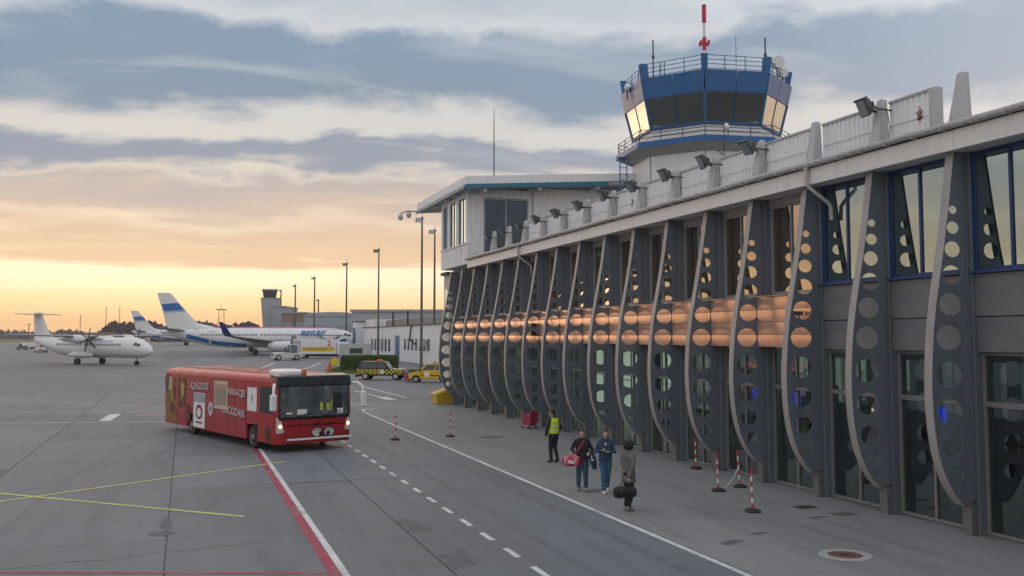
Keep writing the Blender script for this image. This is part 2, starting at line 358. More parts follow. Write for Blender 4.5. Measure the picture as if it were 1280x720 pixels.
def blob(name, c, rx, ry, ang, m, h, n=22, j=0.35, seed=0):
    pts = []; n = 64
    for k in range(n):
        a = 2*math.pi*k/n; q = 1+j*1.5*mnoise.noise((math.cos(a)*1.7+seed*3.1, math.sin(a)*1.7, seed))+j*.9*mnoise.noise((math.cos(a)*6+seed, math.sin(a)*6, seed*1.7)); q = max(q, .25); x, y = rx*q*math.cos(a), ry*q*math.sin(a)
        pts.append((c[0]+x*math.cos(ang)-y*math.sin(ang), c[1]+x*math.sin(ang)+y*math.cos(ang), h))
    return MB().quad(*pts).build(name, m, apron)
blob('tar_patch', (5.12, 22.3), 0.26, 0.75, 0.1, M_tar, 0.0042, seed=1)
blob('tar_patch', (5.25, 18.7), 0.32, 0.7, -0.2, M_tar, 0.0042, seed=2)
blob('tar_patch', (-0.32, 24.3), 0.13, 0.9, 0, M_tar, 0.0042, seed=3, j=0.15)
blob('tar_patch', (-0.4, 23.2), 0.28, 0.3, 0, M_tar, 0.0046, seed=4, j=0.2)
blob('tar_patch', (-4.5, 25.6), 0.25, 0.35, 0.4, M_tar, 0.0042, seed=5, j=0.3)
blob('tar_patch', (4.6, 29.9), 1.5, 0.07, 0.02, M_tar, 0.0042, seed=6, j=0.5)
blob('tar_patch', (12.8, 40.5), 0.6, 0.35, 0, M_tar, 0.0042, seed=7)
blob('tar_patch', (-5.5, 33.5), 0.12, 2.2, 0.03, M_tar, 0.0042, seed=8, j=0.5)
blob('tar_patch', (11.3, 25.6), 0.5, 0.2, 0.5, M_tar, 0.0042, seed=9)
blob('tar_patch', (11.2, 18.3), 0.35, 0.12, 0.5, M_tar, 0.0042, seed=10, j=0.6)
blob('tar_patch', (12.3, 18.9), 0.22, 0.09, 0.2, M_tar, 0.0042, seed=12, j=0.6)
blob('tar_patch', (14.7, 20.1), 0.26, 0.1, 0.2, M_tar, 0.0042, seed=13, j=0.6)

M_seal = mat('crack_sealant', (0.06, 0.062, 0.068), 0.7, var=0.3, vscale=8)
def crack(a, b, amp, w, sd):
    r = random.Random(sd); n = 26; pts = []
    for i in range(n+1):
        u = i/n; dx, dy = b[0]-a[0], b[1]-a[1]; L = math.hypot(dx, dy); o = amp*(mnoise.noise((u*5+sd*7.3, sd, 0))+.5*mnoise.noise((u*17, sd*2.1, 3)))
        pts.append((a[0]+dx*u-dy/L*o, a[1]+dy*u+dx/L*o))
    line('sealed_crack', pts, w, M_seal, 0.0035, 0.5)
for q, (a, b, amp, w) in enumerate((((-3.9,20.5),(1.9,21.6),.35,.022), ((-9,40.2),(-.6,38.8),.5,.03), ((5.1,26.4),(9.6,27.2),.3,.02), ((-4.8,29.5),(-2.2,36.5),.4,.02), ((10.4,33.5),(15.2,34.6),.3,.02), ((5.3,33.0),(9.8,31.9),.25,.018), ((11.0,20.9),(16.2,22.6),.3,.015), ((0.4,25.6),(2.4,31.0),.3,.016), ((-12,48.6),(-2,46.8),.5,.03))):
    crack(a, b, amp, w, q+1)
# tyre tracks along the lane
M_tyr = mat('tyre_mark', (0.118, 0.125, 0.138), 0.7, var=0.35, vscale=1.5)
for x, x2 in ((7.35,7.6),(9.05,9.25)): line('tyre_mark', [(x+(x2-x)*(i/30)**2, 9+i*1.5) for i in range(31)], .24, M_tyr, 0.0022, 0.25)
for x in (0.2,-1.6): line('tyre_mark', [(x+3.6*(i/24)**1.7-2.2, 24+i*1.15) for i in range(25)], .2, M_tyr, 0.0022, 0.3)

# ------------------------------------------------------------------ terminal
FY = lambda k: 14.5+2.714*k
K0, K1 = -2, 17
M_fin = mat('fin_steel_paint', (0.140, 0.168, 0.203), 0.45, var=0.24, vscale=1.6, bump=0.05, bscale=9, streak=True, dirt=0.12)
M_flange = mat('flange_paint', (0.34, 0.325, 0.315), 0.5, var=0.14, vscale=2.5, dirt=0.25, streak=True)
M_col = mat('column_paint', (0.13, 0.152, 0.18), 0.45, var=0.15, vscale=2, streak=True)
M_panel = mat('spandrel_panel_paint', (0.16, 0.165, 0.178), 0.38, var=0.10, vscale=1.2)
M_fascia = mat('fascia_sheet', (0.72, 0.70, 0.68), 0.5, var=0.07, vscale=1.5, dirt=0.14, streak=True)
M_gutter = mat('gutter_sheet', (0.42, 0.41, 0.40), 0.5, 0.0, var=0.2, vscale=5, dirt=0.6)
M_blue = mat('blue_frame', (0.012, 0.045, 0.16), 0.4, var=0.1)
M_pale = mat('pale_frame', (0.26, 0.30, 0.34), 0.45, var=0.1)
M_sf = mat('storefront_frame', (0.20, 0.20, 0.205), 0.4, var=0.12)
M_sill = mat('sill_sheet', (0.17, 0.16, 0.18), 0.4, var=0.1)
M_corr = mat('corrugated_white', (0.80, 0.81, 0.83), 0.5, var=0.05, vscale=2, dirt=0.07, streak=True)
M_post = mat('parapet_post', (0.50, 0.505, 0.515), 0.7, var=0.12, vscale=3, dirt=0.25, streak=True)
M_roof = mat('roof_felt', (0.09, 0.09, 0.095), 0.9)
M_in = mat('interior_wall', (0.62, 0.60, 0.56), 0.8)
M_infl = mat('interior_floor', (0.30, 0.29, 0.28), 0.3)
M_coat = glassmat('coated_glass', (0.60, 0.76, 0.78), 0.95, 0.45, (0.10, 0.13, 0.14))
M_coatw = glassmat('sunset_tint_glass', (0.88, 0.74, 0.61), 0.92, 0.34, (0.30, 0.30, 0.30))  # warm tint carries the orange of the reflected low sky
M_shop = glassmat('shop_glass', (0.80, 0.86, 0.88), 0.60, 0.07, (0.62, 0.68, 0.66))
def copper_mat():
    m = bpy.data.materials.new('copper_lamella'); m.use_nodes = True; t = m.node_tree; b = t.nodes['Principled BSDF']
    ge = nd(t, 'ShaderNodeNewGeometry'); n = nd(t, 'ShaderNodeTexNoise'); link(t, ge.outputs['Position'], n.inputs['Vector']); n.inputs['Scale'].default_value = 1.3; n.inputs['Detail'].default_value = 5
    link(t, mixc(t, 1.0, (0.80, 0.47, 0.32), ramp(t, n.outputs[0], [(0.3, 0.88), (0.7, 1.04)]), 'MULTIPLY'), b.inputs['Base Color'])
    link(t, ramp(t, n.outputs[0], [(0.3, 0.15), (0.75, 0.24)]), b.inputs['Roughness']); b.inputs['Metallic'].default_value = 0.5
    n2_ = nd(t, 'ShaderNodeTexNoise'); link(t, ge.outputs['Position'], n2_.inputs['Vector']); n2_.inputs['Scale'].default_value = 1.6; n2_.inputs['Detail'].default_value = 2
    bp = nd(t, 'ShaderNodeBump'); bp.inputs['Strength'].default_value = 0.10; bp.inputs['Distance'].default_value = 0.02; link(t, n2_.outputs[0], bp.inputs['Height']); link(t, bp.outputs[0], b.inputs['Normal'])
    return m
M_copper = copper_mat()

T = thing('terminal_building', 'long grey terminal with curved perforated fins along its glass front', 'building', (17, 35, 0))
def tp(mb, name, m, **kw):          # terminal part: meshes are modelled in world space, T sits at (17,35,0)
    o = mb.build(name, m, kw.pop('parent', T), **kw)
    return o
T.location = (0, 0, 0)

# fin: perforated sheet, its outline and holes in (X, Z)
prof = [(16.44,8.62),(16.24,7.29),(16.08,6.4),(15.93,5.66),(15.82,5.1),(15.745,4.6),(15.69,4.1),(15.655,3.6),(15.645,3.2),(15.655,2.8),(15.69,2.35),(15.76,1.9),(15.87,1.52),(16.02,1.18),(16.2,0.90),(16.42,0.68)]
holes = [(16.36,7.27,.095),(16.335,6.86,.14),(16.295,6.37,.18),(16.245,5.79,.215),(16.17,5.13,.255),(16.10,4.38,.28),(16.075,3.56,.29),(16.085,2.74,.275),(16.13,1.97,.235),(16.24,1.36,.165)]
def fin_mesh():
    cu = bpy.data.curves.new('fin', 'CURVE'); cu.dimensions = '2D'; cu.fill_mode = 'BOTH'; cu.extrude = 0.008
    def sp(pts):
        s = cu.splines.new('POLY'); s.points.add(len(pts)-1); s.use_cyclic_u = True
        for p, q in zip(s.points, pts): p.co = (q[0], q[1], 0, 1)
    sp(prof+[(16.79,0.78),(16.79,8.62)])
    for x, z_, r in holes: sp([(x+.2*r+1.2*r*math.cos(2*math.pi*k/40), z_+r*math.sin(2*math.pi*k/40)) for k in range(40)])
    o = bpy.data.objects.new('tmp', cu); COL.objects.link(o)
    dg = bpy.context.evaluated_depsgraph_get(); me = bpy.data.meshes.new_from_object(o.evaluated_get(dg)); bpy.data.objects.remove(o)
    me.transform(Matrix.Rotation(math.pi/2, 4, 'X')); me.materials.clear(); me.materials.append(M_fin); me.name = 'fin'; return me
FIN = fin_mesh()
mb = MB(); th = 0.014; w0, w1 = -0.035, 0.205       # flange: strip bent round the outer edge
rings = []
for i, (x, z_) in enumerate(prof):
    a = Vector((*prof[max(i-1,0)], 0)); b = Vector((*prof[min(i+1,len(prof)-1)], 0)); d = (b-a).normalized(); n = Vector((d.y, -d.x, 0))
    if n.x > 0: n = -n
    rings.append([(x, w0, z_), (x, w1, z_), (x+n.x*th, w1, z_+n.y*th), (x+n.x*th, w0, z_+n.y*th)])
FLANGE = mb.loft(rings).mesh('edge_flange', M_flange, 40)
# ring collars inside the holes give the sheet its folded rim
FOOT = MB().hexa([(16.40,-0.03,0.655),(16.80,-0.03,0.765),(16.80,0.2,0.765),(16.40,0.2,0.655)], [(16.40,-0.03,0.675),(16.80,-0.03,0.785),(16.80,0.2,0.785),(16.40,0.2,0.675)]).mesh('foot_plate', M_fin)
STIFF = MB().box((16.695,-.034,.82),(16.712,-.009,8.55)).mesh('stiffener', M_col)
STIFF2 = MB().box((16.735,-.022,.82),(16.743,-.009,8.55)).mesh('stiffener', M_flange)
PIER = MB().box((16.60,-0.06,0.0),(16.86,0.22,0.70)).mesh('pier', mat('pier_paint', (0.13,0.135,0.14), 0.5, var=0.15, dirt=0.3))
COLM = MB().box((16.79,-0.10,0.0),(17.12,0.24,8.6)).mesh('column', M_col)
for k in range(K0, K1+1):
    f = place('fin', FIN, T, (0, FY(k), 0))
    place('edge_flange', FLANGE, f); place('foot_plate', FOOT, f); place('stiffener', STIFF, f); place('stiffener', STIFF2, f)
    place('pier', PIER, T, (0, FY(k), 0), bevel=0.008, seg=1); place('column', COLM, T, (0, FY(k), 0), bevel=0.01, seg=1)

# bay meshes are built once in bay coordinates (Y from the fin) and shared
B0, B1 = 0.25, 2.714-0.10
def frame_mesh(name, x, y0, y1, z0, z1, t, d, m, mull=()):
    mb = MB(); mb.box((x,y0,z0),(x+d,y0+t,z1)); mb.box((x,y1-t,z0),(x+d,y1,z1)); mb.box((x+.003,y0+t,z0),(x+d-.003,y1-t,z0+t)); mb.box((x+.003,y0+t,z1-t),(x+d-.003,y1-t,z1))
    for u in mull: mb.box((x+.006,u-t/2,z0+t),(x+d-.006,u+t/2,z1-t))
    return mb.mesh(name, m)
def pane(name, x, y0, y1, z0, z1, m): return MB().box((x,y0,z0),(x+0.012,y1,z1)).mesh(name, m)
UWF = frame_mesh('window_frame', 16.845, B0, B1, 5.88, 8.56, 0.07, 0.09, M_blue, (1.55,))
UWP = [pane('pane', 16.89, B0+.07, 1.515, 5.95, 8.49, M_coat), pane('pane', 16.89, 1.585, B1-.07, 5.95, 8.49, M_coat)]
FWF = frame_mesh('window_frame', 17.00, B0, B1, 5.70, 8.36, 0.06, 0.09, M_pale, (1.6,))
FWP = [pane('pane', 17.05, B0+.06, 1.57, 5.76, 8.30, M_coatw), pane('pane', 17.05, 1.63, B1-.06, 5.76, 8.30, M_coatw)]
LINT = MB().box((16.96,B0,8.363),(17.1,B1,8.6)).mesh('lintel', mat('lintel', (0.34,0.31,0.30), 0.6, var=0.15, dirt=0.3))
SILL = MB().box((16.72,B0-.02,5.82),(17.0,B1+.02,5.877)).mesh('sill', M_blue)
SILL2 = MB().box((16.45,0.028,5.60),(17.05,2.714-.028,5.635)).mesh('sill', mat('sill_copper', (0.42,0.32,0.27), 0.3, 0.6))
PN = [MB().box((16.845,B0,4.86),(17.05,B1,5.81)).mesh('spandrel_panel', M_panel), MB().box((16.87,B0,4.06),(17.05,B1,4.84)).mesh('spandrel_panel', M_panel)]
LAM = []
nl = 4; lz0, lz1 = 4.10, 5.595; lh = (lz1-lz0)/nl
for i in range(nl):
    mb = MB(); a, b = lz0+i*lh, lz0+(i+1)*lh-0.012; ring = []
    for q in range(7):
        u = q/6; ring.append((16.515-0.006*(1-(2*u-1)**2), a+(b-a)*u))
    poly = [(x, 0.03, z_) for x, z_ in ring]+[(16.60, 0.03, b), (16.60, 0.03, a)]
    LAM.append(mb.prism(poly, (0, 2.714-.06, 0)).mesh('lamella', M_copper, 20))
SFF = frame_mesh('shopfront_frame', 16.99, B0, B1, 0.02, 4.05, 0.07, 0.10, M_sf, (1.45,))
SFT = MB().box((16.985,B0+.07,2.84),(17.095,B1-.07,2.96)).mesh('transom', M_sf)
SFP = [pane('pane', 17.04, B0+.07, 1.415, 0.09, 2.84, M_shop), pane('pane', 17.04, 1.485, B1-.07, 0.09, 2.84, M_shop),
       pane('pane', 17.04, B0+.07, 1.415, 2.96, 3.98, M_shop), pane('pane', 17.04, 1.485, B1-.07, 2.96, 3.98, M_shop)]
for k in range(K0, K1):
    L = (0, FY(k), 0)
    if k <= 2:
        wdw = place('window', UWF, T, L); [place('pane', p, wdw) for p in UWP]; place('sill', SILL, wdw)
        for p in PN: place('spandrel_panel', p, T, L, bevel=0.006, seg=1)
    else:
        wdw = place('window', FWF, T, L); [place('pane', p, wdw) for p in FWP]; place('sill', SILL2, wdw); place('lintel', LINT, T, L)
        for p in LAM: place('lamella', p, T, L)
    sf = place('shopfront', SFF, T, L); place('transom', SFT, sf); [place('pane', p, sf) for p in SFP]

YB0, YB1 = FY(K0)-0.3, 62.6
# eaves: fascia in sheets, soffit, gutter with brackets, roof deck
fy = YB0; i = 0
while fy < 56.0:
    e = min(fy+2.714*1.5, 56.05)
    tp(MB().box((16.17, fy+.006, 8.57), (16.22, e-.006, 9.02)), 'fascia_panel', M_fascia, bevel=0.006, seg=1); fy = e
tp(MB().box((16.22, YB0, 8.60), (17.12, 56.0, 8.64)), 'soffit', M_fascia)
tp(MB().box((16.2, YB0, 9.06), (31.9, 56.0, 9.16)), 'roof_deck', M_roof)
mb = MB(); rings = []
for yy in [YB0+(56.1-YB0)*i/40 for i in range(41)]:
    dz = 0.012*math.sin(yy*1.1)
    rings.append([(16.09+0.085*math.cos(a), yy, 9.12+dz+0.085*math.sin(a)) for a in [math.pi*2*q/12 for q in range(12)]])
tp(mb.loft(rings), 'gutter', M_gutter, smooth=50)
y = YB0+0.2
while y < 56:
    tp(MB().box((15.985, y, 9.02), (16.18, y+0.03, 9.135)), 'gutter_bracket', M_gutter); y += 0.905
M_pipe = mat('downpipe', (0.45, 0.44, 0.44), 0.45, var=0.1, dirt=0.2)
for yy in (22.15, 46.3):
    tp(MB().tube([(16.08,yy,9.05),(16.08,yy,8.62),(16.12,yy-.03,8.5),(16.62,yy-.16,8.1),(16.72,yy-.18,7.98),(16.74,yy-.18,7.6)], 0.055, 10), 'downpipe', M_pipe, smooth=50)
    tp(MB().tube([(16.08,yy,9.03),(16.08,yy,8.96)], 0.075, 12), 'pipe_collar', M_pipe)
# parapet: tapered posts and corrugated sheets between them
POST = MB().hexa([(16.55,-.17,9.10),(16.92,-.17,9.10),(16.92,.25,9.10),(16.55,.25,9.10)], [(16.70,-.13,10.44),(16.89,-.13,10.44),(16.89,.04,10.44),(16.70,.04,10.44)])
POST.add([(16.70,-.13,10.44),(16.89,-.13,10.44),(16.89,.04,10.44),(16.70,.04,10.44),(16.795,-.04,10.50)], [(0,1,4),(1,2,4),(2,3,4),(3,0,4)])
POST = POST.mesh('parapet_post', M_post)
for k in range(1, 15): place('parapet_post', POST, T, (0, FY(k)+.05, 0), bevel=0.012, seg=2)
def corr(y0, y1, z0, z1, x, pitch=0.19):
    n = max(1, int(round((y1-y0)/pitch))); p = (y1-y0)/n; pts = []
    for i in range(n):
        a = y0+i*p; pts += [(x, a), (x, a+p*.42), (x+.035, a+p*.55), (x+.035, a+p*.87)]
    pts.append((x, y1)); mb = MB(); v = []
    for px, py in pts: v += [(px, py, z0), (px, py, z1)]
    f = [(2*i, 2*i+2, 2*i+3, 2*i+1) for i in range(len(pts)-1)]
    off = len(v); v += [(a+0.012, b, c) for a, b, c in v]
    f += [tuple(off+q for q in reversed(g)) for g in f]
    return mb.add(v, f)
for k in range(1, 12):
    y0, y1 = (18.35, FY(2)-.2) if k == 1 else (FY(k)+.27, FY(k+1)-.2)
    cp = tp(corr(y0, y1, 9.2, 10.32, 16.86), 'corrugated_panel', M_corr)
    tp(MB().box((16.82, y0, 10.32), (17.02, y1, 10.37)), 'coping', M_post, parent=cp)
    tp(MB().box((16.848, y0, 9.72), (16.858, y1, 9.735)), 'sheet_lap', mat('sheet_lap', (0.45,0.45,0.46), 0.6), parent=cp)
tp(MB().box((16.83, 18.12, 9.16), (17.06, 18.34, 10.375)), 'parapet_end', M_post, bevel=0.01)
# torn remains of a painted emblem on two parapet sheets
M_emr = mat('emblem_red', (0.30, 0.02, 0.03), 0.6, var=0.3, vscale=9, dirt=0.5); M_emg = mat('emblem_grey', (0.2,0.2,0.21), 0.6, var=0.3, vscale=9)
def torn_emblem(yc, zc, s):
    rnd = random.Random(int(yc*10))
    for i in range(16):
        a = rnd.uniform(0, 6.28); r = s*rnd.uniform(.15, 1); cy, cz = yc+r*math.cos(a)*.8, zc+r*math.sin(a)
        q = [(16.842, cy+rnd.uniform(.3,1)*s*.34*math.cos(b+rnd.uniform(-.3,.3)), cz+rnd.uniform(.3,1)*s*.22*math.sin(b)) for b in (0,1.1,2.1,3.2,4.2,5.2)]
        tp(MB().prism(q, (0.004+0.0004*i,0,0)), 'emblem_scrap', M_emr if i % 3 else M_emg)
torn_emblem(18.68, 9.86, 0.17); torn_emblem(34.6, 9.78, 0.14)

# shell and interior: ground floor hall, upper floor, rear and end walls with windows
tp(MB().box((17.2, YB0, 0.002), (31.5, YB1, 0.02)), 'hall_floor', M_infl)
tp(MB().box((17.12, YB0, 4.12), (31.5, YB1, 4.9)), 'upper_floor', M_in)
tp(MB().box((17.12, YB0, 8.68), (31.5, 55.9, 8.74)), 'upper_ceiling', M_in)
def pierced_wall(x0, x1, y0, y1, z0, z1, wins, name, m):
    """wall in the Y-Z plane with openings: vertical strips and the sills and heads between"""
    mb = MB(); ys_ = sorted(wins); cy = y0
    for a, b, c, d in ys_:
        mb.box((x0,cy,z0),(x1,a,z1)); mb.box((x0,a,z0),(x1,b,c)); mb.box((x0,a,d),(x1,b,z1)); cy = b
    mb.box((x0,cy,z0),(x1,y1,z1)); return tp(mb, name, m)
wl = []; y = YB0+3
while y < YB1-4: wl.append((y, y+2.6, 0.9, 3.4)); y += 3.4
pierced_wall(31.5, 31.75, YB0, YB1, 0, 4.5, wl, 'rear_wall', M_in)
wl2 = [(a, b, 5.8, 7.9) for a, b, c, d in wl if b < 55]
pierced_wall(31.5, 31.75, YB0, 55.9, 4.5, 9.05, wl2, 'rear_wall', M_in)
for a, b, c, d in wl+wl2:
    tp(MB().box((31.6, a, c), (31.612, b, d)), 'pane', M_shop); 
    rf = frame_mesh('window_frame', 31.56, a, b, c, d, 0.06, 0.09, M_pale, ((a+b)/2,)); place('window_frame', rf, T)
tp(MB().box((17.12, YB0-.2, 0), (31.75, YB0, 9.05)), 'end_wall', M_in)
EW = ((17.7,22.3),(22.9,27.4),(28.0,31.3))
for x0, x1, z0, z1 in [(17.12,31.75,0,0.35),(17.12,31.75,3.8,8.9)]+[(a_,b_,0.35,3.8) for a_, b_ in ((17.12,17.7),(22.3,22.9),(27.4,28.0),(31.3,31.75))]:
    tp(MB().box((x0, YB1, z0), (x1, YB1+.25, z1)), 'end_wall', mat('end_wall', (0.55,0.52,0.47), 0.7, dirt=0.2))
for x0, x1 in EW:
    ef_ = MB(); [ef_.box((x, YB1+.06, .35), (x+.07, YB1+.14, 3.8)) for x in (x0, (x0*2+x1)/3, (x0+2*x1)/3, x1-.07)]; ef_.box((x0, YB1+.065, 2.5), (x1, YB1+.135, 2.57))
    w_ = tp(ef_, 'end_window', M_sf); tp(MB().box((x0, YB1+.1, 0.35), (x1, YB1+.112, 3.8)), 'pane', M_shop, parent=w_)
for x in (21.5, 26.5):
    for k in range(0, 17, 2): tp(MB().tube([(x, FY(k), 0.02), (x, FY(k), 4.12)], 0.22, 14), 'hall_column', M_in, smooth=40)
tp(MB().box((19.8, 15, 0.02), (20.0, 26, 2.3)), 'partition', mat('partition', (0.12,0.09,0.085), 0.5))
tp(MB().box((22.8, 30, 0.02), (23.0, 33.5, 2.6)), 'partition', M_in)
# things seen through the glass
M_scr = mat('screen_blue', (0.01,0.03,0.3), 0.3, emit=(0.005, 0.06, 1.0), estr=0.75)
for i, (x, y) in enumerate(((18.6, 20.15), (18.7, 19.0), (19.2, 27.2), (19.2, 29.6))):
    s = thing('display_totem', ('blue lit display stand behind the shopfront, beyond its neighbour by the partition', 'blue lit display stand behind the shopfront glass by the dark partition', 'blue lit display stand deeper in the hall, before the downpipe bay', 'blue lit display stand deepest inside the hall past the security camera')[i], 'display', (x, y, 0.02), group='blue lit displays in the hall')
    MB().box((-.06,-.2,0),(.06,.2,1.75)).build('stand', mat('stand_black', (0.02,0.02,0.022), 0.4), s, bevel=0.01); MB().box((-.068,-.14,1.75),(.05,.14,2.55)).build('screen', M_scr, s)
for (x, y), lab, col in (((20.6,27.6),'red vending machine standing inside the hall',(0.35,0.02,0.03)), ((21.0,33.2),'white vending machine standing deeper inside the hall',(0.6,0.6,0.6)), ((19.0,17.4),'brown vending machine behind the near shopfront pane',(0.2,0.08,0.05))):
    v_ = thing('vending_machine', lab, 'vending machine', (x, y, 0.02), group='vending machines in the hall')
    MB().box((-.4,-.45,0.05),(.4,.45,1.85)).build('cabinet', mat('vend'+lab[:4], col, .4), v_, bevel=.02); MB().box((-.41,-.38,.5),(-.402,.2,1.7)).build('window', M_sf, v_); MB().box((-.41,.25,.9),(-.402,.4,1.4)).build('keypad', mat('stand_black', (0.02,0.02,0.022), 0.4), v_); MB().box((-.35,-.4,0),(.35,.4,.05)).build('plinth', MATS['stand_black'], v_)
for (x, y), lab in (((18.7,23.3),'row of hall seats just behind the glass by the downpipe bay'), ((18.8,36.5),'row of hall seats behind the glass beyond the exit sign bay')):
    v_ = thing('seat_row', lab, 'seats', (x, y, 0.02), group='seat rows in the hall')
    for i in range(3):
        MB().box((-.24,-.8+i*.56,.40),(.24,-.8+i*.56+.5,.46)).build('seat', M_sf, v_, bevel=.015); MB().hexa([(.2,-.8+i*.56,.46),(.25,-.8+i*.56,.46),(.25,-.3+i*.56,.46),(.2,-.3+i*.56,.46)], [(.34,-.8+i*.56,.92),(.38,-.8+i*.56,.92),(.38,-.3+i*.56,.92),(.34,-.3+i*.56,.92)]).build('backrest', M_sf, v_)
    for y_ in (-.6,.6): MB().tube([(0,y_,0),(0,y_,.4)], .03, 8).build('leg', M_sf, v_)
fs = thing('added_glow_screen', 'row of pale green glow panels added across the hall in place of daylit glazing', 'screen', (24.0, 44.5, 0.02))  # added panels: brightness of daylit glazing put in as emission
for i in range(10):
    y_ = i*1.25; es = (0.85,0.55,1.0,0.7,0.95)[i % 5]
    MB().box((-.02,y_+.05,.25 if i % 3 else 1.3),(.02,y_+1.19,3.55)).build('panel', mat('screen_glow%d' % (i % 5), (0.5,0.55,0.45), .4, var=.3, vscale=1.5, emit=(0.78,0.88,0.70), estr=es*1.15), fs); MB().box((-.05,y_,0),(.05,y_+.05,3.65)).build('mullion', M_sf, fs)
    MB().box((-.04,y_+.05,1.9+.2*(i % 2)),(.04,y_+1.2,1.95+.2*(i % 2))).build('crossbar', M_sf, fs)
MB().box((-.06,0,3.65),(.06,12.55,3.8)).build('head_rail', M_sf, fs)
ex = thing('exit_sign', 'green exit sign hanging inside an upper floor window', 'sign', (17.4, 39.05, 8.08))
MB().box((-.03,-.22,-.11),(.03,.22,.11)).build('lit_panel', mat('exit_green', (0.0,0.25,0.1), 0.4, emit=(0.01, 0.6, 0.22), estr=3.5), ex)
arrow = MB(); arrow.prism([(-.034,-.12,.03),(-.034,0,.03),(-.034,0,.07),(-.034,.1,0),(-.034,0,-.07),(-.034,0,-.03),(-.034,-.12,-.03)], (0.003,0,0)).build('arrow', mat('exit_white', (0.8,0.8,0.8), 0.5, emit=(1,1,1), estr=0.8), ex)
MB().tube([(0,0,.11),(0,0,.6)], .012, 6).build('rod', M_sf, ex)

# ------------------------------------------------------------------ raised lounge at the far end of the terminal
LB = thing('lounge_block', 'white raised lounge block with teal edged flat roof above the fins', 'building')
def lp(mb, name, m, parent=None, **kw): return mb.build(name, m, parent or LB, **kw)
M_lw = mat('lounge_wall', (0.70, 0.72, 0.74), 0.6, var=0.07, vscale=1.5, dirt=0.3, streak=True)
M_teal = mat('teal_beam', (0.012, 0.16, 0.22), 0.45, var=0.1)
M_dkglass = glassmat('dark_blue_glass', (0.45, 0.62, 0.9), 0.7, 0.07, (0.05, 0.08, 0.15))
# walls: west face has a window band, south face one tall window
lp(MB().box((16.2,56.1,8.85),(16.45,62.4,10.15)), 'west_wall', M_lw); lp(MB().box((16.2,56.1,13.0),(16.45,62.4,13.34)), 'west_wall', M_lw)
for a, b in ((56.1,56.55),(58.2,58.75),(60.3,60.85),(62.0,62.4)): lp(MB().box((16.2,a,10.15),(16.45,b,13.0)), 'west_wall', M_lw)
for a, b in ((56.55,58.2),(58.75,60.3),(60.85,62.0)):
    wdw = place('window', frame_mesh('window_frame', 16.26, a, b, 10.15, 13.0, 0.07, 0.1, M_pale, ((a+b)/2,)), LB)
    lp(MB().box((16.31,a+.07,10.22),(16.322,b-.07,12.93)), 'pane', M_coat, wdw)
lp(MB().box((16.14,56.05,10.07),(16.5,62.45,10.147)), 'sill', M_lw)
lp(MB().box((16.451,56.0,8.85),(17.2,56.25,13.4)), 'south_wall', M_lw); lp(MB().box((17.2,56.0,8.85),(20.15,56.25,9.35)), 'south_wall', M_lw)
lp(MB().box((17.2,56.0,12.95),(20.15,56.25,13.5)), 'south_wall', M_lw)
mbw = corr(-26.6, -20.15, 9.1, 13.7, 0); mbw.v = [(-y, 56.05+x, z_) for x, y, z_ in mbw.v]; lp(mbw, 'corrugated_wall', M_corr)
lp(MB().box((20.15,56.2,8.85),(27,56.4,13.9)), 'south_wall', M_lw)
wdw = place('window', MB().box((17.2,56.05,9.35),(17.32,56.2,12.95)).box((20.03,56.05,9.35),(20.15,56.2,12.95)).box((17.32,56.055,12.83),(20.03,56.195,12.95)).box((17.32,56.055,9.35),(20.03,56.195,9.47)).box((18.63,56.09,9.47),(18.73,56.19,12.83)).mesh('window_frame', M_pale), LB)
lp(MB().box((17.32,56.13,9.47),(20.03,56.142,12.83)), 'pane', M_dkglass, wdw)
lp(MB().box((20.4,55.8,9.1),(20.75,56.04,13.3)), 'pilaster', M_lw)
lp(MB().box((16.3,56.3,8.9),(27,62.3,9.05)), 'floor_slab', M_in); lp(MB().box((16.25,62.2,8.85),(27,62.4,13.2)), 'north_wall', M_lw); lp(MB().box((26.8,56.4,8.85),(27,62.2,13.4)), 'east_wall', M_lw)
rz = lambda x: 0.07*(x-15.7)
def slab(x0, x1, y0, y1, z0, z1): 
    return MB().hexa([(x0,y0,z0+rz(x0)),(x1,y0,z0+rz(x1)),(x1,y1,z0+rz(x1)),(x0,y1,z0+rz(x0))], [(x0,y0,z1+rz(x0)),(x1,y0,z1+rz(x1)),(x1,y1,z1+rz(x1)),(x0,y1,z1+rz(x0))])
lp(slab(15.75, 27.2, 54.8, 67.5, 13.3, 13.5), 'roof_slab', mat('roof_soffit', (0.40,0.42,0.44), 0.6, dirt=0.2))
lp(slab(15.66, 25.0, 54.62, 54.79, 13.24, 13.5), 'teal_beam', M_teal); lp(slab(15.62, 15.74, 54.8, 67.6, 13.26, 13.46), 'teal_beam', M_teal)
mbw = corr(-27.2, -15.7, 0, 1, 0, 0.16); mbw.v = [(-y, 54.7+x, (13.51+rz(-y)) if z_ < .5 else (14.0+rz(-y))) for x, y, z_ in mbw.v]; lp(mbw, 'roof_edge_sheet', M_corr)
mbw = corr(54.7, 67.5, 0, 1, 0, 0.16); mbw.v = [(15.7+x, y, 13.51 if z_ < .5 else 14.0) for x, y, z_ in mbw.v]; lp(mbw, 'roof_edge_sheet', M_corr)
lp(slab(15.8, 27.2, 54.8, 67.4, 13.75, 13.85), 'roof_deck', M_roof)
for x in (16.9, 20.4, 24.3): lp(MB().box((x,54.85,13.06+rz(x)),(x+.16,56.0,13.28+rz(x))), 'roof_beam', M_lw)
for y in (57.6, 59.8, 63.0): lp(MB().box((15.8,y,13.22),(16.15,y+.8,13.29)), 'soffit_light_panel', mat('soffit_panel', (0.6,0.6,0.6), 0.4))
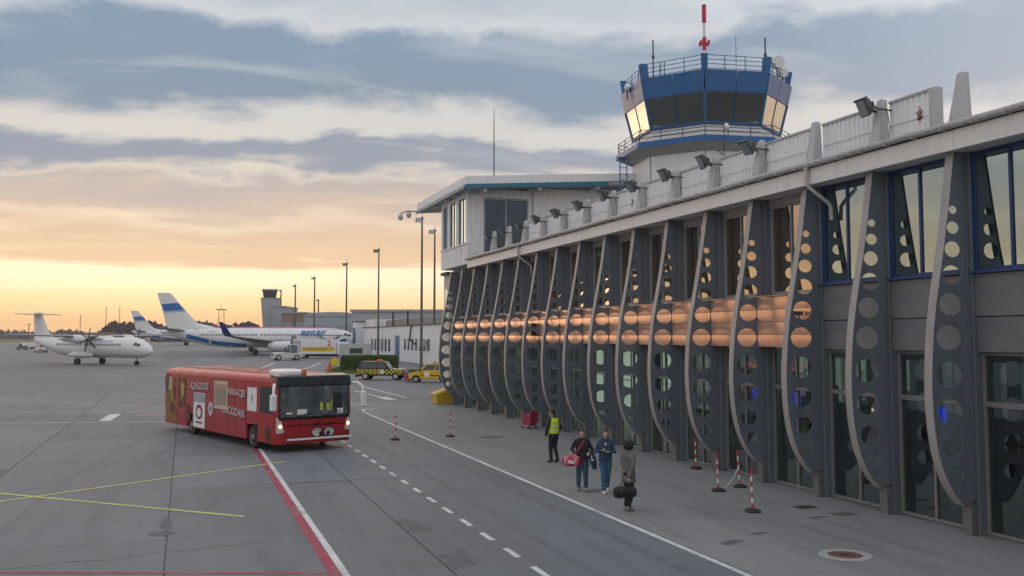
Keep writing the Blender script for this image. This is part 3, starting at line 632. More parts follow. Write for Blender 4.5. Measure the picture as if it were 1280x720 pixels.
mast = tag(MB().tube([(17.55,55.0,13.8),(17.55,55.0,17.0),(17.55,55.0,18.3)], [.04,.03,.015], 8).build('whip_antenna', mat('antenna_dark', (0.05,0.05,0.055), 0.5)), 'tall thin whip antenna on the lounge block roof edge', 'antenna')
# the lower storey beyond the last fin
EX = thing('end_annex', 'low cream annex wall beyond the last fin of the terminal', 'building')
MB().box((16.9,62.9,0),(17.5,64.3,8.6)).build('wall', mat('annex_wall', (0.55,0.50,0.45), 0.7, dirt=0.15), EX); MB().box((16.7,62.88,8.6),(17.7,64.5,8.8)).build('roof', M_roof, EX)
for y in (63.1,):
    w_ = MB().box((16.86,y,6.2),(16.92,y+.9,7.7)).build('window', M_pale, EX); MB().box((16.85,y+.08,6.28),(16.862,y+.82,7.62)).build('pane', M_dkglass, w_)

# ------------------------------------------------------------------ control tower
TX, TY = 30.96, 52.98
ang0 = math.atan2(-TY, -TX)
CT = thing('control_tower', 'white control tower with blue glazed octagonal cab above the terminal roof', 'tower', (TX, TY, 0.25))
M_tb = mat('tower_blue', (0.008, 0.12, 0.34), 0.4, var=0.08, vscale=1.5)
M_tband = mat('tower_band', (0.008, 0.115, 0.33), 0.36, var=0.06, vscale=1.2, spec=0.8)
M_twh = mat('tower_white', (0.75, 0.76, 0.77), 0.5, var=0.06, dirt=0.12)
M_cab = glassmat('cab_glass', (0.84, 0.80, 0.78), 0.9, 0.15, (0.60, 0.70, 0.68))
def oc(r, z_, n=8, a0=ang0): return [(r*math.cos(a0+2*math.pi*k/n), r*math.sin(a0+2*math.pi*k/n), z_) for k in range(n)]
MB().loft([oc(4.55, 0), oc(4.55, 15.1)]).build('shaft', M_twh, CT)
# ribbed cladding sheets on the two shaft faces toward the apron
for k in range(8):
    a, b = Vector(oc(4.6, 0)[k]), Vector(oc(4.6, 0)[(k+1) % 8]); L = (b-a).length; d = (b-a)/L; n = Vector((d.y, -d.x, 0))
    if n.dot(a) < 0: n = -n
    m_ = corr(0.05, L-.05, 9.2, 15.05, 0, 0.2)
    m_.v = [tuple(a+d*y-n*(x-0.04)+Vector((0,0,z_))) for x, y, z_ in m_.v]; m_.build('cladding_sheet', M_corr, CT)
fa = Vector(oc(4.64, 0)[7]); fb = Vector(oc(4.64, 0)[0]); d = (fb-fa).normalized(); n = Vector((d.y,-d.x,0)); n = n if n.dot(fa) > 0 else -n
c0 = fa+d*1.3
w_ = MB().hexa([c0, c0+d*1.0, c0+d*1.0+n*.08, c0+n*.08], [p+Vector((0,0,1.9)) for p in (c0, c0+d*1.0, c0+d*1.0+n*.08, c0+n*.08)]); w_.v = [(x, y, z_+12.0) for x, y, z_ in w_.v]
w_ = w_.build('window', M_tb, CT)
q = MB().hexa([c0+d*.1+n*.07, c0+d*.9+n*.07, c0+d*.9+n*.09, c0+d*.1+n*.09], [p+Vector((0,0,1.7)) for p in (c0+d*.1+n*.07, c0+d*.9+n*.07, c0+d*.9+n*.09, c0+d*.1+n*.09)]); q.v = [(x, y, z_+12.1) for x, y, z_ in q.v]; q.build('pane', M_dkglass, w_)
# gallery
MB().loft([oc(4.7, 15.05), oc(5.55, 15.42), oc(5.6, 15.44), oc(5.6, 15.46)]).build('gallery_soffit', mat('gallery_soffit', (0.4,0.41,0.42), 0.6), CT)
MB().loft([oc(5.6, 15.461), oc(5.66, 15.461), oc(5.66, 15.76), oc(5.6, 15.76)], cap=False, closed=True).build('gallery_fascia', M_tb, CT)
MB().loft([oc(5.6, 15.47), oc(5.6, 15.56)]).build('gallery_deck', mat('deck', (0.2,0.2,0.21), 0.7), CT)
def railing(r, z0, h, nr, name, m, rr=0.022, parent=CT, npost=3):
    V = oc(r, 0)
    for k in range(8):
        a, b = Vector(V[k]), Vector(V[(k+1) % 8]); mb = MB()
        for i in range(nr): z_ = z0+h*(i+1)/nr; mb.tube([a+Vector((0,0,z_)), b+Vector((0,0,z_))], rr, 6)
        for i in range(npost): p = a+(b-a)*i/npost; mb.tube([p+Vector((0,0,z0)), p+Vector((0,0,z0+h))], rr*1.3, 6)
        mb.build(name, m, parent)
M_rail = mat('rail_blue', (0.02, 0.06, 0.13), 0.5)
railing(5.5, 15.56, 0.95, 4, 'gallery_railing', M_rail)
# cab base: white boards with dark joints, below the glazing
for i in range(3):
    z0 = 15.58+i*0.36; MB().loft([oc(4.42+i*.03, z0), oc(4.44+i*.03, z0+.33)]).build('base_board', M_twh if i < 3 else M_tb, CT)
MB().loft([oc(4.40, 15.56), oc(4.46, 16.68)]).build('base_core', M_tb, CT)
MB().loft([oc(4.5, 16.65), oc(4.62, 16.65), oc(4.64, 16.78), oc(4.5, 16.78)], cap=False, closed=True).build('glazing_sill', M_tb, CT)
zb, zt = 16.74, 18.5; rb, rt = 4.58, 5.02; zT = 19.72; rT = 5.3
VB, VT, VU = oc(rb, zb), oc(rt, zt), oc(rT, zT)
for k in range(8):
    a0_, b0_, a1_, b1_ = Vector(VB[k]), Vector(VB[(k+1)%8]), Vector(VT[k]), Vector(VT[(k+1)%8])
    for h in range(2):
        p, q, r, s = a0_.lerp(b0_, h*.5), a0_.lerp(b0_, h*.5+.5), a1_.lerp(b1_, h*.5+.5), a1_.lerp(b1_, h*.5)
        n = (q-p).cross(s-p).normalized(); n = n if n.dot(p) > 0 else -n
        MB().prism([p, q, r, s], n*-0.02).build('cab_pane', M_cab, CT)
        MB().tube([p.lerp(q, 1)*1.003, s.lerp(r, 1)*1.003] if h == 0 else [p*1.003+(q-p)*0, s*1.003], 0.035, 6).build('mullion', M_tb, CT)
    MB().tube([a0_*1.002, a1_*1.002], 0.08, 8).build('corner_post', M_tb, CT)
    # upper band in two sheets per face
    c1, d1 = Vector(VU[k]), Vector(VU[(k+1)%8])
    for h in range(2):
        p, q, r, s = a1_.lerp(b1_, h*.5+.004), a1_.lerp(b1_, h*.5+.496), c1.lerp(d1, h*.5+.496), c1.lerp(d1, h*.5+.004)
        n = (q-p).cross(s-p).normalized(); n = n if n.dot(p) > 0 else -n
        MB().prism([p+n*.06, q+n*.06, r+n*.06, s+n*.06], n*-0.05).build('band_panel', M_tband, CT)
    pb = Vector(VU[k]); u = pb.normalized(); u.z = 0; u.normalize(); v_ = Vector((-u.y, u.x, 0)); b_ = Vector((pb.x, pb.y, 0))
    lo = [b_*.94+v_*s1*.17+u*s2*.17+Vector((0,0,19.4)) for s1, s2 in ((-1,-1),(1,-1),(1,1),(-1,1))]; hi = [b_*.975+v_*s1*.2+u*s2*.2+Vector((0,0,20.62)) for s1, s2 in ((-1,-1),(1,-1),(1,1),(-1,1))]
    MB().hexa(lo, hi).build('roof_post', M_tb, CT)
MB().loft([oc(4.9, 18.45), oc(4.95, 18.6)]).build('cab_ceiling', mat('cab_ceiling', (0.3,0.3,0.3), 0.8), CT)
MB().loft([oc(5.1, 19.2), oc(5.1, 19.3)]).build('cab_roof', M_roof, CT)
MB().loft([oc(4.45, 16.2), oc(4.45, 16.4)]).build('cab_floor', mat('cab_floor', (0.05,0.05,0.06), 0.8), CT)
MB().loft([oc(3.6, 16.4), oc(3.9, 17.0), oc(3.3, 17.05), oc(3.2, 16.4)], cap=False, closed=True).build('console_ring', mat('console', (0.04,0.07,0.10), 0.6), CT)
railing(5.0, 19.6, 1.05, 4, 'roof_railing', M_rail, 0.02)
MB().box((-2.2,-2.8,19.3),(2.2,1.5,20.25)).build('roof_housing', M_twh, CT, bevel=0.03)

def tpos(px, d): return d
M_mw, M_mr = mat('mast_white', (0.7,0.7,0.7), 0.5), mat('mast_red', (0.5,0.02,0.06), 0.5)
ms = thing('antenna_mast', 'red and white banded mast on the control tower roof', 'mast', (TX-.1, TY-.2, 20.25))
for z0, z1, m_, r in ((0,2.3,M_mw,.09),(2.3,3.15,M_mr,.13),(3.15,4.1,M_mw,.09),(4.1,5.25,M_mr,.14)):
    MB().tube([(0,0,z0),(0,0,z1-.004)], r, 10).build('mast_section', m_, ms)
for a in range(4): MB().tube([(0,0,2.7),(.32*math.cos(a*1.57+.4),.32*math.sin(a*1.57+.4),2.7)], .03, 6).ell((.34*math.cos(a*1.57+.4),.34*math.sin(a*1.57+.4),2.77),(.1,.1,.14),8,6).build('obstruction_light', M_mr, ms)
MB().tube([(0,0,1.1),(-.9,.3,1.25),(-.9,.3,2.3)], .025, 6).build('side_aerial', M_mw, ms)
M_ant = mat('antenna_dark', (0.05,0.05,0.055), 0.5)
def tw(px, py, d):      # a place on the tower roof: offsets right of and behind the tower axis seen from the apron
    rt_ = Vector((math.cos(YAW), -math.sin(YAW), 0)); fw_ = Vector((math.sin(YAW), math.cos(YAW), 0)); p = Vector((TX, TY, 0))+rt_*px+fw_*py; return (p.x, p.y, d)
for px, py, h, r, lab in ((-3.5,-1.6,2.6,.045,'dark stub aerial standing over the western roof railing of the tower'), (-3.1,-1.8,1.1,.035,'short aerial beside the taller stub aerial on the tower roof'),
                          (3.35,-2.0,2.6,.05,'dark pole aerial beside the big white dish on the tower roof'), (1.9,-.5,3.2,.015,'hair thin whip aerial between the mast and the dishes')):
    a_ = thing('roof_aerial', lab, 'antenna', tw(px, py, 19.3), group='aerials on the tower roof')
    MB().tube([(0,0,0),(0,0,h+.9)], r, 8).build('pole', M_ant, a_); MB().tube([(0,0,h*.55+.9),(0,0,h*.62+.9)], r*2.0, 8).build('collar', M_ant, a_)
def dish(px, py, z_, r, lab, left=False):
    a_ = thing('dish_antenna', lab, 'antenna', tw(px, py, 19.3), group='dishes on the tower roof')
    MB().tube([(0,0,0),(0,0,z_-19.3+r*.4)], .05, 8).build('pole', M_ant, a_)
    D_ = MB().lathe([(r*.3,.10),(r*.9,.10),(r,.05),(r,-.12),(r*.75,-.2),(0.001,-.24)], 20, axis='Y'); D_.v = [(x, -y, zz) for x, y, zz in D_.v]
    o = D_.build('dish', M_twh, a_, smooth=40); o.location = (0,-.12,z_-19.3); o.rotation_euler = (0.1,0,1.1 if left else -.1)
dish(3.95,-2.4,21.15,.42,'larger white round dish on the tower roof'); dish(4.55,-1.4,20.75,.32,'smaller white dish beside the larger dish on the tower roof'); dish(-5.0,-.6,20.0,.26,'small grey drum dish over the western corner of the tower roof', True)
lmp = thing('gallery_lamp', 'thin lamp pole with round head in front of the tower gallery', 'lamp', tw(-.2,-6.2,15.6)); MB().tube([(0,0,-.9),(0,0,1.0)], .03, 6).build('pole', M_ant, lmp); MB().ell((.15,0,.75),(.16,.16,.2),10,8).build('head', M_twh, lmp, smooth=60); MB().tube([(0,.1,-.9),(0,.7,-.5)], .03, 6).build('bracket', M_ant, lmp)

# roof hut and ladder in front of the tower
hut = thing('roof_hut', 'white box shaped roof hut with dark louvre behind the parapet', 'hut', (22.0, 35.6, 9.16))
MB().box((-.9,-.9,0),(.9,.9,2.55)).build('wall', M_twh, hut, bevel=.02); MB().box((-1.0,-1.0,2.55),(1.0,1.0,2.66)).build('roof', M_post, hut)
lv = MB().box((-.55,-.93,1.0),(.35,-.9,2.2)).build('louvre', mat('louvre', (0.03,0.03,0.035), 0.6), hut)
for i in range(6): MB().box((-.53,-.95,1.06+i*.19),(.33,-.931,1.14+i*.19)).build('slat', M_ant, lv)
lad = thing('access_ladder', 'blue steel ladder rising beside the tower shaft', 'ladder', (24.0, 50.4, 9.16))
for x in (-.22,.22): MB().tube([(x,0,0),(x,0,5.6),(x*1.0,.25,5.75)], .035, 6).build('rail', M_tb, lad)
for i in range(15): MB().tube([(-.22,0,.4+i*.36),(.22,0,.4+i*.36)], .02, 6).build('rung', M_tb, lad)
for z_ in (1.2, 3.6, 5.3): MB().tube([(.22,0,z_),(.75,.1,z_),(.9,.5,z_)], .03, 6).build('bracket', M_tb, lad)
MB().box((-.3,-.1,5.6),(.35,.25,5.68)).build('landing', M_rail, lad)

# ------------------------------------------------------------------ floodlights on the parapet posts
M_fl = mat('flood_housing', (0.035,0.037,0.04), 0.45, var=0.1); M_flg = mat('flood_glass', (0.22,0.25,0.27), 0.12, var=0.05, spec=0.8)
def make_flood(loc, lab, tilt=0.75, yaw=0.0, s=1.0):
    t_ = thing('floodlight', lab, 'floodlight', loc, group='floodlights on the parapet posts')
    # head: shallow tapered pan looking out (-X) and down
    Mx = Matrix.Translation((-.27*s,0,.10)) @ Matrix.Rotation(yaw, 4, 'Z') @ Matrix.Rotation(tilt, 4, 'Y')
    def tr(m): m.v = [tuple(Mx @ (Vector(p)*s)) for p in m.v]; return m
    h = tr(MB().hexa([(-.14,-.22,-.27),(-.14,.22,-.27),(-.14,.22,.27),(-.14,-.22,.27)], [(.12,-.13,-.17),(.12,.13,-.17),(.12,.13,.2),(.12,-.13,.2)])).build('housing', M_fl, t_, bevel=.02)
    tr(MB().box((-.152,-.18,-.23),(-.141,.18,.23))).build('lens', M_flg, h); tr(MB().box((-.16,-.235,.23),(-.02,.235,.285))).build('visor', M_fl, h)
    tr(MB().hexa([(.12,-.08,-.1),(.12,.08,-.1),(.12,.08,.1),(.12,-.08,.1)], [(.26,-.06,-.06),(.26,.06,-.06),(.26,.06,.08),(.26,-.06,.08)])).build('gear_box', M_fl, h, bevel=.01)
    MB().tube([(.35,-.28,-.02),(-.1,-.26,.0),(-.27*s,-.24,.08)], .022, 6).build('bracket', M_fl, t_)
    MB().tube([(.3,.02,-.02),(-.12,.02,.02)], .035, 8).build('arm', M_fl, t_)
    MB().tube([(.2,-.27,-.05),(.22,-.31,-.5),(.15,-.33,-1.0)], .012, 5).build('cable', M_ant, t_)
    return t_
fl = {2:'black floodlight on the parapet post next to the end panel of the terminal roof', 4:'black floodlight on the parapet post two places beyond the downpipe', 5:'large black floodlight on the post in front of the roof hut',
      6:'black floodlight on the post below the tower shaft window', 7:'black floodlight on the post one place short of the blue ladder', 8:'black floodlight on the parapet post just past the blue ladder', 9:'black floodlight beneath the end of the teal roof beam',
      10:'small black floodlight before the corrugated wall of the lounge block', 11:'black floodlight on the post beside the lounge pilaster', 12:'small grey floodlight on the post at the lounge window edge', 13:'small grey floodlight on the middle post before the lounge window', 14:'small grey floodlight on the last post before the lounge corner'}
for k, lab in fl.items():
    make_flood((16.58, FY(k)+.05, 10.16 if k < 9 else 10.1), lab, tilt=-((0.5,0.62,0.42)[k % 3]), yaw=(.05, .18, -.05)[k % 3], s=.88 if k < 12 else .75)

# small things on the facade
cc = thing('security_camera', 'grey security camera on a bent arm before the copper band', 'camera', (16.5, 22.95, 5.0))
MB().tube([(0,0,-.18),(-.12,0,-.18),(-.16,.02,-.05),(-.2,.05,.02)], .02, 6).build('arm', M_ant, cc); MB().box((-.5,-.02,.0),(-.05,.1,.1)).build('housing', mat('camera_grey', (0.12,0.12,0.13), 0.4), cc, bevel=.015); MB().box((-.56,-.04,.1),(-.03,.12,.115)).build('sunshield', M_ant, cc)
yb = thing('signal_box', 'yellow and black wall box hung on the copper band', 'box', (16.42, 45.0, 4.45))
MB().box((-.22,-.25,0),(.1,.25,.62)).build('case', mat('box_yellow', (0.6,0.33,0.01), 0.4), yb, bevel=.02); MB().box((-.2,-.27,.02),(.08,-.252,.6)).build('panel', M_fl, yb); MB().box((.1,-.05,.2),(.17,.05,.4)).build('mount', M_fl, yb)

# ------------------------------------------------------------------ walkway furniture
M_sw, M_sr, M_rub = mat('post_white', (0.68,0.68,0.68), 0.5, dirt=.1), mat('post_red', (0.50,0.03,0.05), 0.5), mat('rubber', (0.025,0.025,0.027), 0.8, var=.2)
def stanchion(loc, lab, tilt=(0,0)):
    t_ = thing('barrier_post', lab, 'barrier post', loc, group='red and white barrier posts')
    MB().lathe([(.001,0),(.2,0),(.205,.025),(.19,.05),(.11,.085),(.045,.10),(.001,.10)], 20).build('base', M_rub, t_, smooth=35)
    n_ = 7; L = .95; Mx = Matrix.Rotation(tilt[0],4,'X') @ Matrix.Rotation(tilt[1],4,'Y')
    for i in range(n_):
        p = Mx @ Vector((0,0,.09+L*i/n_)); q = Mx @ Vector((0,0,.09+L*(i+1)/n_-.002)); MB().tube([p, q], .026, 10).build('band', M_sr if i % 2 == 0 else M_sw, t_, smooth=40)
    p = Mx @ Vector((0,0,.09+L)); MB().ell(p, (.03,.03,.025), 10, 6).build('cap', M_sr, t_, smooth=60)
    return t_
stanchion((16.26,28.72,0), 'red and white barrier post standing close against the glass front', (0.03,-.03)); s2 = stanchion((14.52,24.39,0), 'red and white barrier post tied by a slack chain, the one farther from the glass', (.02,-.04)); s3 = stanchion((15.5,24.83,0), 'red and white barrier post tied by a slack chain, the one nearer the glass', (-.02,-.05))
stanchion((13.63,21.25,0), 'single red and white barrier post out on the walkway between chain and manhole', (.03,-.05)); stanchion((11.18,41.31,0), 'red and white barrier post inside the walkway edge line near the bus', (0,.02)); stanchion((8.6,40.8,0), 'red and white barrier post on the road in front of the bus mirror', (0,.01))
pts = [Vector((14.52,24.39,.12)).lerp(Vector((15.5,24.83,.66)), u)+Vector((0,0,-.42*u*(1-u)*2.2)) for u in [i/12 for i in range(13)]]; pts = [Vector((p.x,p.y,max(p.z,.02))) for p in pts]
tag(MB().tube(pts, .014, 6).build('barrier_chain', mat('chain_plastic', (0.6,0.58,0.58), 0.5), smooth=50), 'pale slack plastic chain between two barrier posts', 'chain')
mh = thing('manhole_cover', 'round rusty manhole cover in a pale concrete ring on the walkway', 'manhole', (12.72,16.5,0))
MB().lathe([(.34,.001),(.53,.001),(.52,.012),(.345,.014)], 40, closed=True).build('ring', mat('ring_concrete', (0.36,0.36,0.35), .8, var=.2, vscale=8, dirt=.3), mh); 
MB().lathe([(.001,.001),(.335,.001),(.335,.009),(.001,.009)], 40).build('cover', mat('rusty_iron', (0.13,0.062,0.055), .7, var=.3, vscale=14, bump=.5, bscale=60), mh)
for i in range(8): a = i*math.pi/4; MB().box((.10*math.cos(a)-.02,.10*math.sin(a)-.02,.009),(.10*math.cos(a)+.02+.1*abs(math.cos(a)),.10*math.sin(a)+.02+.1*abs(math.sin(a)),.0125)).build('lug', MATS['rusty_iron'], mh)
for (x, y), lab in (((15.6,20.3),'flat square drain cover near the glass front'), ((15.3,21.4),'flat worn drain cover between barrier posts and glass front')):
    dc = thing('drain_cover', lab, 'drain cover', (x,y,0), group='drain covers in the walkway'); MB().box((-.3,-.22,.001),(.3,.22,.007)).build('frame', mat('drain_iron', (0.12,0.105,0.1), .7, var=.3, vscale=9), dc); MB().box((-.25,-.17,.007),(.25,.17,.0105)).build('plate', M_rub if x < 15.5 else MATS['drain_iron'], dc)
gb = thing('grit_bin', 'yellow grit bin with sloping lid at the end of the fins', 'bin', (16.15,61.6,0), R(4))
M_yb = mat('bin_yellow', (0.55,0.36,0.02), .5, var=.1, dirt=.1)
MB().hexa([(-.55,-.5,0),(.45,-.5,0),(.45,.5,0),(-.55,.5,0)], [(-.62,-.58,.62),(.5,-.58,.78),(.5,.58,.78),(-.62,.58,.62)]).build('tub', M_yb, gb, bevel=.03); MB().hexa([(-.7,-.62,.63),(.54,-.62,.79),(.54,.62,.79),(-.7,.62,.63)], [(-.62,-.52,.74),(.46,-.52,1.12),(.46,.52,1.12),(-.62,.52,.74)]).build('lid', M_yb, gb, bevel=.03)
def trolley(name, loc, rz, lab):
    t_ = thing(name, lab, 'trolley', loc, rz, scale=.8); M_tr = mat('trolley_red', (0.36,0.03,0.07), .5, var=.15); M_st = mat('trolley_steel', (0.4,0.4,0.42), .35, .6)
    MB().box((-.3,-.42,.16),(.3,.42,.2)).build('platform', M_st, t_, bevel=.01); MB().hexa([(-.29,.34,.3),(.29,.34,.3),(.29,.42,.3),(-.29,.42,.3)], [(-.29,.44,1.02),(.29,.44,1.02),(.29,.5,1.02),(-.29,.5,1.02)]).build('back_panel', M_tr, t_, bevel=.01)
    for i in range(3): MB().box((-.27,-.35+.02*i,.2+.22*i),(.27,.33,.4+.22*i)).build('basket', M_tr, t_, bevel=.03)
    for sx in (-1,1):
        MB().tube([(sx*.29,-.42,.18),(sx*.29,.36,.18),(sx*.3,.46,1.05)], .02, 8).build('rail', M_st, t_)
        for y_ in (-.34,.34): MB().lathe([(.001,-.02),(.075,-.02),(.08,0),(.075,.02),(.001,.02)], 14, (sx*.26,y_,.08), 'X').build('wheel', M_rub, t_)
    MB().tube([(-.3,.46,1.05),(.3,.46,1.05)], .025, 8).build('handle', M_tr, t_)
trolley('luggage_trolley', (15.8,43.9,0), R(-160), 'red luggage trolley parked by the fins near the man in the yellow vest'); trolley('luggage_trolley', (20.45,91.2,gz(91)), R(30), 'dull red trolley standing between the chequered car and the yellow van')

# ------------------------------------------------------------------ the apron bus
BUS = thing('apron_bus', 'red wrapped low floor airport bus with cartoon eyes on its front', 'bus', (2.744, 44.036, 0), R(-70.9))
M_bred = mat('bus_red', (0.34, 0.014, 0.022), 0.28, var=0.06, vscale=0.8, spec=0.6, dirt=.05); M_bor = mat('bus_roof_edge', (0.38, 0.03, 0.024), 0.4, var=0.1, vscale=2)
M_bblk = mat('bus_black', (0.012, 0.014, 0.016), 0.25); M_bgl = glassmat('bus_glass', (0.75,0.82,0.85), 0.8, 0.10, (0.30,0.36,0.38)); M_bwh = mat('bus_white', (0.74,0.74,0.74), .4, var=.05, dirt=.04); M_bpk = mat('bus_roof', (0.42,0.10,0.09), .5, var=.25, vscale=1.2, dirt=.25)
M_und = mat('underbody', (0.01,0.01,0.01), .9)
HL, HW, ZB, ZR = 6.4, 1.63, 0.33, 2.62
def rrect(hx, hy, r, n=5, z=0, fr=None):
    pts = []
    for cx_, cy_, a in ((hx-r, hy-r, 0), (-(hx-r), hy-r, 90), (-(hx-r), -(hy-r), 180), (hx-r, -(hy-r), 270)):
        for i in range(n+1): t_ = R(a+90*i/n); pts.append((cx_+r*math.cos(t_), cy_+r*math.sin(t_), z))
    return pts
# body shell with wheel arches cut by building the skirt in lengths
xs_a = [(-HL+.25,-3.15),(-2.15,3.65),(4.75,HL-.25)]
MB().loft([rrect(HL-.02, HW, .22, 5, 0.96), rrect(HL, HW, .22, 5, 1.5), rrect(HL-.05, HW-.01, .22, 5, ZR)]).build('body', M_bred, BUS, smooth=40)
for a, b in xs_a:
    for s_ in (-1, 1): MB().box((a, s_*(HW-.12), ZB), (b, s_*(HW-.006), 0.965)).build('skirt', M_bred, BUS, bevel=.02)
nose = MB()
nose.loft([[(x, y, z_) for x, y, z_ in rrect(.55, HW-.03, .25, 5, z0)] for z0, z_ in ((ZB-.01,0),(0.62,0),(0.97,0))]); nose.v = [(x+HL-.56+(.04 if z_ > .5 else 0), y, z_) for x, y, z_ in nose.v]; nose.build('front_skirt', M_bred, BUS, smooth=40)
MB().box((-HL+.05,-HW+.15,ZB),( -HL+.4,HW-.15,.965)).build('rear_skirt', M_bred, BUS, bevel=.04)
MB().box((-HL+.3,-HW+.3,.28),(HL-.5,HW-.3,.96)).build('chassis', M_und, BUS)
MB().loft([rrect(HL-.03,HW+.015,.24,5,ZR), rrect(HL-.03,HW+.02,.24,5,ZR+.12), rrect(HL-.10,HW-.08,.26,5,ZR+.23), rrect(HL-.28,HW-.26,.3,5,ZR+.29)]).build('roof_cove', M_bor, BUS, smooth=50)
MB().loft([rrect(HL-.35,HW-.32,.3,5,ZR+.28), rrect(HL-.42,HW-.4,.3,5,ZR+.32)]).build('roof', M_bpk, BUS, smooth=40)
for x in (-5.2,-3.6,-1.6,0.6,2.4): MB().box((x,-HW+.5,ZR+.32),(x+.9,HW-.5,ZR+.345)).build('roof_hatch', M_bpk, BUS, bevel=.02)
for y_ in (-.8,.7): MB().tube([(-5,y_,ZR+.33),(3.2,y_,ZR+.34)], .025, 6).build('roof_cable', M_bblk, BUS)
# front: black visor, windscreen, wipers, eyes, bumper bar
MB().hexa([(HL-.22,-HW-.03,2.5),(HL+.03,-HW+.06,2.5),(HL+.03,HW-.06,2.5),(HL-.22,HW+.03,2.5)], [(HL-.75,-HW+.06,2.96),(HL-.03,-HW+.10,2.90),(HL-.03,HW-.10,2.90),(HL-.75,HW-.06,2.96)]).build('visor', mat('visor', (0.018,0.03,0.036), .3), BUS, bevel=.05)
ws = MB().hexa([(HL-.02,-HW+.14,1.24),(HL+.022,-HW+.14,1.24),(HL+.022,HW-.14,1.24),(HL-.02,HW-.14,1.24)], [(HL-.06,-HW+.16,2.52),(HL+.008,-HW+.16,2.52),(HL+.008,HW-.16,2.52),(HL-.06,HW-.16,2.52)]).build('windscreen', M_bblk, BUS, bevel=.01)
def frontq(name, y0, y1, z0, z1, m, par, off=.03):
    sl = lambda z_: HL+.022-.014*(z_-1.24)/1.28+off
    return MB().hexa([(sl(z0)-.006,y0,z0),(sl(z0),y0,z0),(sl(z0),y1,z0),(sl(z0)-.006,y1,z0)], [(sl(z1)-.006,y0,z1),(sl(z1),y0,z1),(sl(z1),y1,z1),(sl(z1)-.006,y1,z1)]).build(name, m, par)
def wsm():
    m = bpy.data.materials.new('windscreen_glass'); m.use_nodes = True; b = m.node_tree.nodes['Principled BSDF']; t = m.node_tree
    ge = nd(t, 'ShaderNodeNewGeometry'); n = nd(t, 'ShaderNodeTexNoise'); link(t, ge.outputs['Position'], n.inputs['Vector']); n.inputs['Scale'].default_value = 1.6; n.inputs['Detail'].default_value = 4
    link(t, ramp(t, n.outputs[0], [(0.3, (0.05,0.065,0.07)), (0.55, (0.12,0.14,0.145)), (0.75, (0.2,0.22,0.22))]), b.inputs['Base Color']); b.inputs['Roughness'].default_value = .05; b.inputs['Specular IOR Level'].default_value = 1.0; b.inputs['IOR'].default_value = 2.2; return m  # grey blotches in the base colour paint in the reflected sky
glass_ = frontq('glass', -HW+.19, HW-.19, 1.34, 2.49, wsm(), ws, .008)
frontq('notice', -.75, -.35, 1.42, 1.62, M_bwh, ws, .014); frontq('notice', -1.2, -.95, 1.45, 1.52, M_bwh, ws, .014); frontq('notice', .95, 1.2, 1.42, 1.6, M_bwh, ws, .014)
M_hv = mat('hi_vis', (0.50,0.62,0.03), .6, emit=None)
frontq('driver_vest', .22, .32, 1.55, 1.85, M_hv, ws, .012); frontq('driver_vest', .5, .6, 1.55, 1.82, M_hv, ws, .012); frontq('driver_seat', .75, 1.15, 1.5, 2.2, mat('seat_dark', (0.015,0.018,0.02), .6), ws, .011)
for y0, y1 in ((-.95,.0),(.1,1.1)): MB().tube([(HL+.07,y0,1.3),(HL+.06,(y0+y1)/2,1.42),(HL+.055,y1,1.52)], .018, 6).build('wiper', M_bblk, BUS)
M_eyew = mat('eye_white', (0.52,0.52,0.52), .4)
for yc, tl in ((.08,.15),(.6,-.15)):
    MB().prism([(HL+.034, yc+.235*math.cos(a), .73+.20*math.sin(a)) for a in [2*math.pi*i/24 for i in range(24)]], (.006,0,0)).build('eye_outline', M_bblk, BUS)
    MB().prism([(HL+.04, yc+.20*math.cos(a), .72+.165*math.sin(a)) for a in [2*math.pi*i/24 for i in range(24)]], (.006,0,0)).build('eye', M_eyew, BUS)
    MB().prism([(HL+.046, yc+.06+tl*.7+.08*math.cos(a), .66+.09*math.sin(a)) for a in [2*math.pi*i/16 for i in range(16)]], (.006,0,0)).build('pupil', M_bblk, BUS)
    MB().prism([(HL+.048, yc+.20*math.cos(a), .72+.165*math.sin(a)) for a in [R(18)+R(144)*i/12 for i in range(13)]], (.005,0,0)).build('eyelid', mat('eyelid_grey', (0.36,0.35,0.35), .5), BUS)
    MB().prism([(HL+.034, yc-.2, .98), (HL+.034, yc+.15, 1.04), (HL+.034, yc+.15, 1.08), (HL+.034, yc-.2, 1.03)], (.006,0,0)).build('eyebrow', M_bblk, BUS)
MB().box((HL+.0,-1.15,.44),(HL+.06,HW-.03,.52)).build('bumper_bar', M_bwh, BUS, bevel=.02); MB().box((HL-.02,-1.2,.535),(HL+.04,HW-.1,.56)).build('bumper_groove', mat('bumper_dark', (0.12,0.01,0.012), .5), BUS)
MB().box((HL-.02,-1.15,1.0),(HL+.03,HW-.2,1.04)).build('panel_groove', MATS['bumper_dark'], BUS)
M_lens = mat('lamp_lens', (0.5,0.48,0.45), .15, spec=.8); M_lit = mat('headlight_lit', (0.9,0.7,0.4), .3, emit=(1.0,0.72,0.36), estr=1.6)
